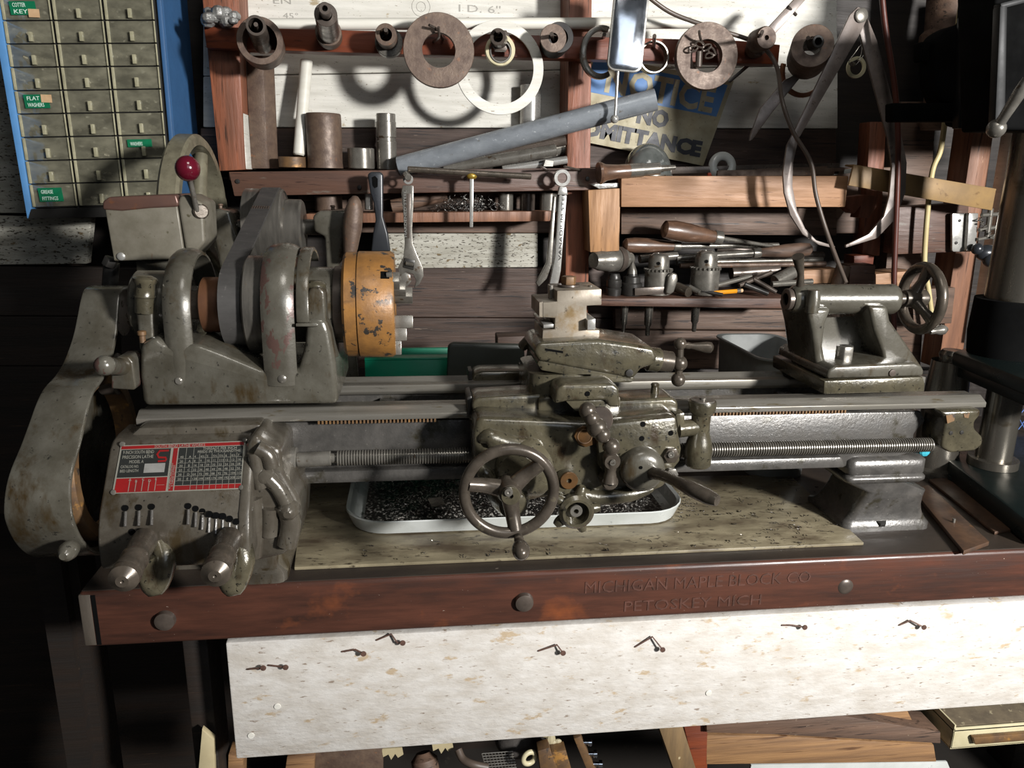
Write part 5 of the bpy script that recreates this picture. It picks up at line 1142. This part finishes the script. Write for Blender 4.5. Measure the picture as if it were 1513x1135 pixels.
# sheet, tray, swarf
ZS = BZ+.0008
sh = MB(); c = [PZ(x, y, ZS) for x, y in ((435, 843), (1276, 806), (1166, 705), (448, 715))]
sh.prism(c, (0, 0, .0045), .001); tag(sh.build('sheet', 'bench_sheet'), 'oil stained pale sheet lying on the bench under the lathe bed', 'sheet')
zt = ZS+.0048
ty = thing('enamel_tray', V(.14, 1.05, zt), 'shallow white enamel tray full of swarf beneath the lathe carriage', 'tray')
tc = PZ(755, 735, zt); hx = (PZ(1005, 760, zt).x-PZ(515, 770, zt).x)/2; cx = (PZ(1005, 760, zt).x+PZ(515, 770, zt).x)/2; y0 = PZ(760, 786, zt).y; y1 = y0+.23
def rr2(hx, y0, y1, r, z, n=6):
    o = []
    for sx, yy, a in ((1, y0+r, -90), (1, y1-r, 0), (-1, y1-r, 90), (-1, y0+r, 180)):
        for i in range(n+1):
            t = math.radians(a+90*i/n); o.append(V(cx+sx*(hx-r)+r*math.cos(t), yy+r*math.sin(t), z))
    return o
rows = [rr2(hx-.03, y0+.03, y1-.03, .03, zt+.002), rr2(hx-.016, y0+.016, y1-.016, .045, zt), rr2(hx-.008, y0+.008, y1-.008, .05, zt+.004), rr2(hx-.003, y0+.003, y1-.003, .055, zt+.022), rr2(hx+.002, y0-.002, y1+.002, .06, zt+.024), rr2(hx+.003, y0-.003, y1+.003, .06, zt+.0225), rr2(hx-.006, y0+.006, y1-.006, .05, zt+.002), rr2(hx-.016, y0+.016, y1-.016, .045, zt-.0015)]
m = MB(); R_ = [[m.bm.verts.new(p) for p in r_] for r_ in rows]
for A, B in zip(R_, R_[1:]):
    for i in range(len(A)): m.bm.faces.new((A[i], A[(i+1) % len(A)], B[(i+1) % len(A)], B[i]))
m.bm.faces.new(R_[0]); m.bm.faces.new(R_[-1]); m.build('pan', 'enamel', ty)
m = MB(); random.seed(21); nx, ny = 60, 28; g = []
for j in range(ny):
    for i in range(nx):
        u, v = i/(nx-1), j/(ny-1); ed = min(1, 6*min(u, 1-u, v, 1-v))
        g.append(m.bm.verts.new((cx-hx+.022+u*(2*hx-.044), y0+.022+v*(y1-y0-.044), zt+.0025+ed*(.005+.006*random.random()))))
for j in range(ny-1):
    for i in range(nx-1): m.bm.faces.new((g[j*nx+i], g[j*nx+i+1], g[(j+1)*nx+i+1], g[(j+1)*nx+i]))
for i in range(620):
    p = V(cx+random.uniform(-.93, .93)*(hx-.03), random.uniform(y0+.03, y1-.03), zt+.010+random.uniform(0, .008)); r0 = random.uniform(.002, .006); a = random.uniform(0, 6.3)
    m.tube([p+V(r0*math.cos(a+t), r0*math.sin(a+t), .0015*t) for t in (0, .9, 1.8, 2.7)], random.choice((.0004, .0006, .0009)), 4, 0)
tag(m.build('swarf', 'swarf_dark', ang=15), 'dark metal swarf and curled chips filling the white enamel tray', 'swarf', kind='stuff')
tag(MB().obox(PZ(645, 742, zt+.02), (.010, .003, 0), (-.003, .008, .003), (0, -.001, .001)).build('metal_offcut', 'steel'), 'small square metal offcut lying on the swarf in the tray', 'offcut')
m = MB(); random.seed(5)
for i in range(260):
    x, y = random.choice(((random.gauss(1010, 14), random.gauss(745, 16)), (random.uniform(1000, 1230), random.uniform(715, 810)), (random.gauss(1160, 50), random.gauss(755, 26)), (random.uniform(480, 1200), random.uniform(800, 826))))
    p = PZ(x, y, zt+.001)
    if not (c[0].y < p.y < 1.2): continue
    a = random.uniform(0, 6.3); r0 = random.uniform(.001, .0045)
    m.tube([p+V(r0*math.cos(a+t), r0*math.sin(a+t), .0006*t) for t in (0, .9, 1.8)], random.choice((.0003, .0005, .0007)), 4, 0)
tag(m.build('chips', 'swarf', ang=15), 'scattered bright curled chips on the pale sheet', 'chips', kind='stuff')
# things on the bench behind the lathe
gt = thing('green_tray', P(610, 560, 1.25), 'green plastic tray on the bench seen below the orange chuck', 'tray')
m = MB(); m.box((X_(540, 540, 1.22), 1.20, BZ+.0008), (X_(680, 540, 1.22), 1.21, Z_(600, 526, 1.22)), .002); m.box((X_(545, 540, 1.22), 1.30, BZ+.0008), (X_(690, 540, 1.22), 1.31, Z_(600, 515, 1.30)), .002)
m.box((X_(540, 540, 1.22), 1.21, BZ+.0008), (X_(680, 540, 1.22), 1.30, BZ+.006)); m.box((X_(540, 540, 1.22), 1.2, Z_(600, 529, 1.22)), (X_(680, 540, 1.22), 1.225, Z_(600, 525, 1.22)), .001)
m.build('shell', 'green_plastic', gt)
m = MB(); m.px([(660, 562), (662, 512), (668, 507), (775, 510), (776, 545), (720, 562)], 1.15, 1.165, .004); tag(m.build('metal_plate', 'grey_green'), 'dark grey-green plate standing behind the lathe left of the tool post', 'plate')
m = MB(); m.px([(735, 498), (790, 496), (790, 512), (735, 512)], 1.20, 1.24, .002); m.box((X_(735, 500, 1.2), 1.205, BZ+.001), (X_(790, 500, 1.2), 1.235, Z_(760, 510, 1.2))); tag(m.build('wood_block', 'wood_dark'), 'dark block behind the grey-green plate', 'block')
wt = MB(); x0, x1 = X_(1104, 530, 1.2), X_(1200, 530, 1.2); z1 = Z_(1150, 519, 1.2)
loft(wt, [(BZ+.001, x0+.01, x1-.01, 1.15, 1.34), (z1-.004, x0, x1, 1.14, 1.35), (z1-.003, x0-.004, x1+.004, 1.136, 1.354), (z1, x0-.004, x1+.004, 1.136, 1.354), (z1-.001, x0+.003, x1-.003, 1.143, 1.347), (BZ+.004, x0+.013, x1-.013, 1.153, 1.337)], .03)
tag(wt.build('white_tub', 'tub_grey'), 'grey-white plastic tub behind the bed, left of the tailstock', 'tub')
tag(MB().tube([P(895, 502, 1.455), P(904, 500, 1.455), P(912, 503, 1.455)], .005, 10).build('yellow_plug', 'yellow'), 'small yellow plug on the back boards behind the tool post', 'plug')
# rusty plates and steel bars at the right end of the bench
for nm, pts, h, mt, lb in (('rusty_plate', ((1348, 722), (1372, 716), (1462, 800), (1424, 814)), .007, 'plate_rust', 'rusty brown flat plate lying on the bench right of the lathe foot'),
                           ('steel_plate', ((1372, 708), (1420, 702), (1530, 775), (1470, 786)), .005, 'plate_rust', 'dark rusty plate beside the drill press base, behind the brown one'),
                           ('steel_bar', ((1400, 702), (1440, 700), (1540, 748), (1520, 766)), .012, 'machine_green', 'dark green steel bar next to the drill press base')):
    cc_ = [PZ(x, y, BZ+.0008+h) for x, y in pts]; cc_ = [V(p.x, p.y, BZ+.0008) for p in cc_]
    tag(MB().prism(cc_, (0, 0, h), .0012).build(nm, mt), lb, 'plate' if 'bar' not in nm else 'bar')
tag(MB().cyl(PZ(1409, 772, BZ+.008), PZ(1409, 772, BZ+.008)+V(0, 0, .006), .0022, n=10).build('pin', 'steel'), 'little bright pin standing on the rusty plate', 'pin')
m = MB(); random.seed(9)
for i in range(5): m.sph(P(1372+random.uniform(-7, 7), 656+random.uniform(-14, 14), 1.0), .009, 8, (1, .4, 1))
tag(m.build('blue_rag', 'cyan', ang=15), 'scrap of turquoise cloth behind the lead screw end', 'rag')
# ------------------------------------------------------------ drill press on the right
dp = thing('drill_press', V(1.0, 1.13, BZ), 'dark drill press with black head and bright column at the bench end', 'drill press')
ccx = P(1482, 600, 1.10).x
b = MB(); base = [PZ(x, y, BZ+.035) for x, y in ((1385, 668), (1470, 645), (1700, 640), (1760, 760), (1525, 775))]
b.prism([V(p.x, p.y, BZ+.002) for p in base], (0, 0, .033), .005); b.build('base', 'machine_green', dp)
m = MB(); m.cyl((ccx, 1.10, BZ+.03), (ccx, 1.10, 1.10), .027, n=36); m.ring((ccx, 1.10, BZ+.035), (0, 0, 1), .026, .038, .014, 40); m.build('column', 'column', dp)
cc2 = P(1522, 350, 1.10)
m = MB(); ucx = P(1483, 345, 1.10).x+.044; m.cyl((ucx, 1.10, Z_(1480, 448, 1.06)), (ucx, 1.10, 1.95), .046, n=44); m.build('upper_column', 'column', dp)
m = MB(); m.rev((ucx-.004, 1.10, 1.08), (0, 0, 1), [(0, 0), (0, .05), (.03, .055), (.06, .058), (Z_(1480, 448, 1.06)-1.08, .056), (Z_(1480, 448, 1.06)-1.08, 0)], 40); m.build('table_bracket', 'machine_black', dp)
t = MB(); z = PZ(1420, 520, 1.105).z
tb = [PZ(x, y, 1.105) for x, y in ((1408, 519), (1432, 512), (1640, 515), (1700, 590), (1540, 570))]
t.prism([V(p.x, p.y, 1.082) for p in tb], (0, 0, .023), .004); t.prism([V(p.x+.02, p.y+.015, 1.06) for p in tb], (0, 0, .024), .003); t.build('table', 'machine_green', dp)
m = MB(); m.px([(1470, -40), (1700, -40), (1700, 194), (1474, 192)], .95, 1.02, .004, 3); m.build('head', 'machine_black', dp)
m = MB(); m.px([(1384, 100), (1386, 62), (1396, 46), (1416, 36), (1442, 30), (1448, -40), (1720, -40), (1720, 186), (1424, 186), (1420, 160), (1396, 152), (1386, 126)], 1.17, 1.22, .012, 3); m.build('motor_housing', 'machine_black', dp)
m = MB(); m.px([(1360, 62), (1390, 58), (1390, 90), (1360, 92)], 1.19, 1.21, .004); m.build('switch_plate', 'machine_black', dp)
m = MB(); m.px([(1318, 152), (1434, 152), (1434, 180), (1318, 180)], 1.17, 1.19, .003); m.build('belt_arm', 'machine_black', dp)
for q_ in ([(1478, 8), (1490, 4), (1486, 190), (1470, 192)], [(1478, 4), (1540, -12), (1540, -2), (1480, 14)]): MB().px(q_, .938, .952, .003).build('head_rib', 'head_edge', dp)
for x in (1424, 1456): MB().px([(x, 24), (x+7, 20), (x+1, 190), (x-8, 190)], 1.155, 1.171, .002).build('head_rib', 'head_edge', dp)
MB().px([(1441, 167), (1449, 168), (1447, 177), (1442, 176)], 1.166, 1.1695).build('paint_chip', 'cream', dp)
A, B = P(1520, 118, .87), P(1472, 190, .90)
m = MB(); m.tube([A, P(1506, 138, .875), P(1484, 172, .89), B], [.0075, .0075, .006, .0065], 14, 5); m.sph(B, .0112); m.build('feed_handle', 'steel', dp)
tag(MB().rev(V(P(1398, 580, 1.16).x, 1.16, BZ+.001), (0, 0, 1), [(0, 0), (0, .042), (.012, .042), (.016, .036), (.15, .033), (.2, .030), (Z_(1398, 550, 1.16)-BZ-.001, .029), (Z_(1398, 545, 1.16)-BZ, .022), (Z_(1398, 530, 1.16)-BZ, .019), (Z_(1398, 524, 1.16)-BZ, .021), (Z_(1398, 518, 1.16)-BZ, .016), (Z_(1398, 518, 1.16)-BZ, 0)], 32).build('stepped_stand', 'column'), 'round stepped grey metal stand rising behind the end of the lathe bed', 'stand')
m = MB(); yb = 1.35; q_ = P(1500, 625, yb)
for i in range(8):
    z0 = q_.z-.03+i*.018; m.tube([(q_.x-.02+.012*j, yb+.0008*(-1)**i, z0+.009*(-1)**(i+j)) for j in range(16)], .0014, 6, 0)
tag(m.build('blue_mesh', 'blue_wire'), 'blue diamond wire mesh behind the drill press column', 'mesh')

# ------------------------------------------------------------ blue small parts cabinet
CYf = 1.40
cb = thing('drawer_cabinet', P(165, 312, CYf), 'blue framed small parts cabinet with clear drawers hanging on the left', 'cabinet')
TL, TR, BL, BR = V(-3, -4, 0), V(224, -4, 0), V(47, 309, 0), V(252, 303, 0)
def cabp(u, v): a = TL.lerp(TR, u).lerp(BL.lerp(BR, u), v); return a.x, a.y
def cabP(u, v, Y): return P(*cabp(u, v), Y)
xr = V(1, 0, 0)
fr = MB()
o = [cabP(-.058, -.2, CYf), cabP(1.0, -.2, CYf), cabP(1.0, 1.012, CYf), cabP(-.045, 1.045, CYf)]
fr.prism([cabP(-.058, -.2, CYf-.01), cabP(0, -.2, CYf-.01), cabP(-.003, 1.0, CYf-.01), cabP(-.045, 1.045, CYf-.01)], (0, .10, 0), .001)
fr.build('side_rail', 'blue_paint', cb); fr = MB()
fr.prism([cabP(1.03, -.2, CYf-.01), cabP(1.06, -.2, CYf-.01), cabP(1.06, 1.02, CYf-.01), cabP(1.03, 1.02, CYf-.01)], (0, .012, 0), .001)
s0, s1 = cabP(1.06, -.2, CYf-.01), cabP(1.06, 1.02, CYf-.01)
fr.prism([s0, s1, s1+V(.006, .12, 0), s0+V(.006, .12, 0)], (.003, 0, 0))
fr.build('side_panel', 'blue_shaded', cb)
m = MB(); m.prism([cabP(0, -.2, CYf+.075), cabP(1.03, -.2, CYf+.075), cabP(1.03, 1.02, CYf+.075), cabP(-.01, 1.02, CYf+.075)], (0, .02, 0)); m.build('back_panel', 'drawer_inside', cb)
m = MB()
for u in (0, .337, .674, 1.012):
    m.prism([cabP(u-.010, -.2, CYf-.002), cabP(u+.006, -.2, CYf-.002), cabP(u+.006, 1.01, CYf-.002), cabP(u-.010, 1.01, CYf-.002)], (0, .08, 0))
m.prism([cabP(1.006, -.2, CYf-.004), cabP(1.034, -.2, CYf-.004), cabP(1.034, 1.01, CYf-.004), cabP(1.006, 1.01, CYf-.004)], (0, .08, 0))
for r_ in range(-1, 10):
    v = .002+r_*.1105; m.prism([cabP(0, v-.001, CYf+.002), cabP(1.01, v-.001, CYf+.002), cabP(1.01, v-.005, CYf+.002), cabP(0, v-.005, CYf+.002)], (0, .075, 0))
m.build('divider_grid', 'cab_dark', cb)
m = MB(); random.seed(31)
for r_ in range(0, 9):
    for c_ in range(3):
        for k_ in range(random.choice((3, 8, 12))):
            q_ = cabP(.02+c_*.337+random.uniform(.02, .27), .002+r_*.1105+random.uniform(.06, .098), CYf+random.uniform(.014, .05))
            a_ = random.uniform(0, 3.1); m.cyl(q_, q_+V(.009*math.cos(a_), random.uniform(-.004, .004), .004*math.sin(a_)), random.uniform(.0016, .0035), n=7)
hd_ = m.build('small_hardware', 'hardware', cb); hd_['kind'] = 'stuff'
m = MB(); m.prism([cabP(-.003, 1.0, CYf-.012), cabP(1.05, 1.0, CYf-.012), cabP(1.05, 1.05, CYf-.006), cabP(-.045, 1.045, CYf-.006)], (0, .10, 0)); m.build('carcass', 'cab_dark', cb)
labels = {(1, 0): ('COTTER', 'KEYS'), (5, 0): ('FLAT', 'WASHERS'), (7, 2): ('WASHERS', ''), (9, 0): ('GREASE', 'FITTINGS')}
NR = 9; rh = 1.0/9.0
for rI in range(-1, NR):
    for cI in range(3):
        v0, v1 = .002+rI*.1105, .002+rI*.1105+.1045; u0, u1 = .008+cI*.337, .008+cI*.337+.322
        D = MB(); D.prism([cabP(u0, v1, CYf-.006), cabP(u1, v1, CYf-.006), cabP(u1, v0, CYf-.006), cabP(u0, v0, CYf-.006)], (0, .003, 0), .001)
        d_ = D.build('drawer', 'drawer_clear', cb)
        for a0, b0, a1, b1 in ((u0, v0, u0+.020, v1), (u1-.010, v0, u1, v1)):
            m = MB(); m.prism([cabP(a0, b1, CYf-.0085), cabP(a1, b1, CYf-.0085), cabP(a1, b0, CYf-.0085), cabP(a0, b0, CYf-.0085)], (0, .003, 0), .0008); m.build('drawer_rim', 'drawer_edge', d_)
        um = u0+.15; hv = v0+.050
        if not (labels.get((rI+1, cI)) or ('', ''))[1]: MB().prism([cabP(um, hv+.046, CYf-.013), cabP(um+.024, hv+.046, CYf-.013), cabP(um+.024, hv, CYf-.013), cabP(um, hv, CYf-.013)], (0, .007, 0), .0006).build('pull_tab', 'drawer_edge', d_)
        lb = labels.get((rI+1, cI))
        if lb:
            ox, oy = cabP(u0+.06, v0+.035, CYf-.0095), cabP(u0+.23, v0+.028, CYf-.0095); ddv = (oy-ox); 
            m = MB(); a, b2 = cabP(u0+.055, v0+.016, CYf-.0088), cabP(u0+.225, v0+.016, CYf-.0088); dn = (cabP(u0+.06, v0+.09, CYf-.0088)-a); dn = dn*(.88 if lb[1] else .5)
            m.prism([a, b2, b2+dn, a+dn], (0, .0012, 0)); lo = m.build('label_strip', 'label_green', d_)
            w_ = (b2-a).length
            for i_, s_ in enumerate(lb):
                if s_: text(s_, 'lettering', 'label_letter', d_, a+dn*((.42 if i_ == 0 else .9) if lb[1] else .82)+(b2-a)*.12+V(0, -.0006, 0), b2-a, a-(a+dn), .0085, w_*(.66 if i_ else .5), .0002)
        if (rI+1, cI) in ((1, 0), (5, 0)):
            a = cabP(u0+.175, v0+.052 if rI == 0 else v0+.016, CYf-.0098); MB().prism([a, a+V(.016, 0, 0), a+V(.016, 0, -.012), a+V(0, 0, -.012)], (0, .001, 0)).build('tape', 'tape', d_)

# ------------------------------------------------------------ under the bench
def board(nm, pts, Y0, Y1, mt, lb, ct='board', bev=.0015): return tag(MB().px(pts, Y0, Y1, bev).build(nm, mt), lb, ct)
board('paper_sack', [(298, 1078), (316, 1093), (318, 1170), (290, 1170)], .92, .93, 'wood_light', 'pale torn slat standing in the dark left of the white board')
board('stave', [(337, 1116), (359, 1122), (358, 1175), (336, 1175)], .97, 1.0, 'wood_plank', 'short brown stave below the left corner of the white board')
board('stave', [(424, 1118), (465, 1112), (462, 1175), (416, 1175)], .98, 1.0, 'wood_plank', 'tan stave below the board, next to a grey one')
board('dark_panel', [(466, 1112), (566, 1105), (566, 1175), (464, 1175)], 1.00, 1.02, 'brown_steel', 'dark panel standing under the bench beside the tan stave')
tag(MB().cyl(P(625, 1112, 1.04), P(640, 1200, 1.0), .021, n=24, ch=.01).build('rubber_handle', 'wood_grey'), 'rounded brown end of a pole below the white board', 'pole')
for x, y, lb in ((650, 1106, 'jagged pale saw blade tip under the board'), (576, 1115, 'dim saw blade standing behind the panel')):
    board('saw_blade', [(x-12, y-8), (x+18, y-10), (x+20, y), (x+12, y+5), (x+8, y-1), (x+2, y+8), (x-2, y), (x-10, y+4)], 1.0, 1.002, 'wood_light', lb, 'blade', 0)
tag(MB().tube([P(677, 1108, .99), P(684, 1122, .98), P(700, 1130, .97), P(720, 1134, .97)], .006, 10).build('hose', 'cable_brown'), 'short curved hose end under the middle of the board', 'hose')
m = MB(); A = P(735, 1112, .985); 
for i in range(10): m.cyl(A+V(.005*i-.024, 0, .0), A+V(.005*i-.012, 0, -.05), .0007, n=5); m.cyl(A+V(-.024+.001*i, 0, -.005*i), A+V(.024+.001*i, 0, -.005*i), .0007, n=5)
tag(m.build('wire_mesh', 'steel'), 'scrap of wire mesh under the middle of the board', 'mesh')
tag(MB().sph(P(770, 1092, 1.02), .035, 20, (1.2, 1, .7)).build('cloth_bundle', 'charcoal_cloth'), 'grey cloth bundle below the white board', 'cloth')
m = MB(); random.seed(2)
for i in range(9): m.sph(P(815+random.uniform(-10, 10), 1093+random.uniform(-8, 12), .97), random.uniform(.004, .009), 8, (1, .5, random.uniform(.5, 1.4)))
tag(m.build('crumpled_rag', 'sign_cream', ang=15), 'crumpled cream rag by the clamp under the bench', 'rag')
cl = thing('wood_clamp', P(850, 1150, .96), 'wooden jaw clamp with shiny bolts in the dark below the bench', 'clamp')
for pts in ([(848, 1092), (858, 1088), (886, 1150), (872, 1150)], [(795, 1110), (812, 1105), (830, 1150), (800, 1150)], [(815, 1112), (836, 1109), (848, 1150), (828, 1150)]): MB().px(pts, .95, .97, .001).build('jaw', 'rust_steel', cl)
for x, y in ((869, 1097), (877, 1114), (885, 1129)): MB().rev(P(x-10, y, .955), V(1, -.1, 0), [(0, 0), (0, .003), (.010, .003), (.010, .0055), (.015, .0055), (.016, .004), (.016, 0)], 16).build('bolt', 'chrome', cl)
tag(MB().torus(P(782, 1120, .96), V(.3, -1, 0), .010, .004, 28, 10).build('white_ring', 'cream'), 'cream ring half hidden in the dark beside the clamp', 'ring')
board('leg_board', [(973, 1074), (1008, 1071), (1042, 1180), (1010, 1180)], .93, .96, 'wood_brace', 'grey-brown slanted brace under the bench right of the clamp', 'brace')
board('post', [(1010, 1071), (1046, 1068), (1045, 1180), (1035, 1180)], .95, .99, 'wood_red', 'red-brown post leaning against the slanted brace', 'post')
board('plank', [(1044, 1066), (1245, 1058), (1390, 1082), (1390, 1099), (1150, 1086), (1044, 1083)], .94, .99, 'wood_grey', 'upper greyish plank of the stack under the right bench end', 'plank')
board('plank', [(1044, 1087), (1150, 1088), (1380, 1101), (1384, 1126), (1042, 1130)], .95, 1.02, 'wood_plank', 'lower tan plank with a dark knot under the right bench end', 'plank')
board('plank', [(1234, 1054), (1340, 1048), (1352, 1073), (1240, 1070)], .96, .99, 'wood_plank', 'short plank end tucked behind the white board at right', 'plank')
board('white_sheet', [(1110, 1131), (1400, 1126), (1420, 1175), (1100, 1175)], .97, .975, 'enamel', 'white sheet edge at the bottom right below the planks', 'sheet')
tr_ = thing('metal_box', P(1460, 1100, .97), 'cream painted metal drawer pulled out below the right bench end', 'drawer')
z0 = P(1404, 1107, .93).z; z1 = P(1402, 1077, .93).z; xl = P(1404, 1107, .93).x
m = MB(); m.box((xl, .93, z0), (xl+.24, .933, z1), .001); m.box((xl, .93, z0), (xl+.003, 1.25, z1+.006), .001); m.box((xl, .93, z1-.006), (xl+.24, 1.25, z1-.004)); m.box((xl, .93, z0), (xl+.24, 1.25, z0+.002)); m.build('tray', 'cream', tr_); MB().box((xl+.006, .938, z1-.004), (xl+.238, 1.24, z1-.0025)).build('dusty_top', 'dust', tr_)
m = MB(); a = P(1432, 1090, .929); m.prism([a+V(0, 0, .006), a+V(.10, 0, .006), a+V(.10, 0, -.008), a+V(.006, 0, -.008)], (0, -.008, 0), .002); m.build('cup_pull', 'rust_steel', tr_)
tag(MB().cyl(P(1396, 1050, .99), P(1416, 1051, .99), .0035, n=12).build('yellow_marker', 'yellow'), 'tiny yellow marker lying on the cream metal drawer', 'marker')

# ------------------------------------------------------------ light
def look(o, t): o.rotation_euler = (Vector(t)-o.location).to_track_quat('-Z', 'Y').to_euler()
def area(name, loc, tgt, size, e, col=(1, 1, 1)):
    l = bpy.data.lights.new(name, 'AREA'); l.shape = 'DISK'; l.size = size; l.energy = e; l.color = col
    o = bpy.data.objects.new(name, l); COL.objects.link(o); o.location = loc; look(o, tgt); return o
area('work_lamp', (1.62, -1.0, 1.76), (.2, 1.2, 1.15), .24, 128, (1, .985, .965))
lw = area('mirror_fill', (.78, -1.15, 1.98), (.5, 1.3, 1.3), 1.0, 5, (.82, .9, 1)); lw.data.shape = 'SQUARE'  # unseen fill light added for the mirror's reflection and highlights on metal
area('ceiling_lamp', (.25, .1, 2.5), (.2, 1.1, 1.0), .5, 5, (1, .97, .92))
wd = bpy.data.worlds.new('world'); wd.use_nodes = True; scene.world = wd
wd.node_tree.nodes['Background'].inputs[0].default_value = (.9, .95, 1, 1); wd.node_tree.nodes['Background'].inputs[1].default_value = .03
scene.view_settings.view_transform = 'Standard'; scene.view_settings.look = 'None'
scene.view_settings.exposure = 0; scene.view_settings.gamma = 1; scene.view_settings.use_curve_mapping = False

# repeats of a kind share a group
GROUPS = {'washer': 'steel washers hung on the rail', 'bushing': 'bushings hung on the rail', 'socket': 'sockets on nails and shelf', 'drill_chuck': 'drill chucks on the shelf',
          'steel_slug': 'steel slugs standing on the shelf and ledge', 'steel_rod': 'rods lying on the shelves', 'tool_bit': 'loose tool bits on the chuck shelf', 'file': 'handled files on the chuck shelf',
          'wood_block': 'wooden blocks fixed to the uprights', 'wood_offcut': 'small wooden offcuts behind the tailstock', 'plank': 'planks stacked under the bench', 'stave': 'staves under the bench', 'saw_blade': 'saw blades',
          'cable': 'cables hanging at the right'}
for o in list(scene.objects):
    k = o.name.split('.')[0]
    if o.parent is None and k in GROUPS and 'category' in o.keys() and 'group' not in o.keys():
        if sum(1 for p in scene.objects if p.parent is None and p.name.split('.')[0] == k) > 1: o['group'] = GROUPS[k]
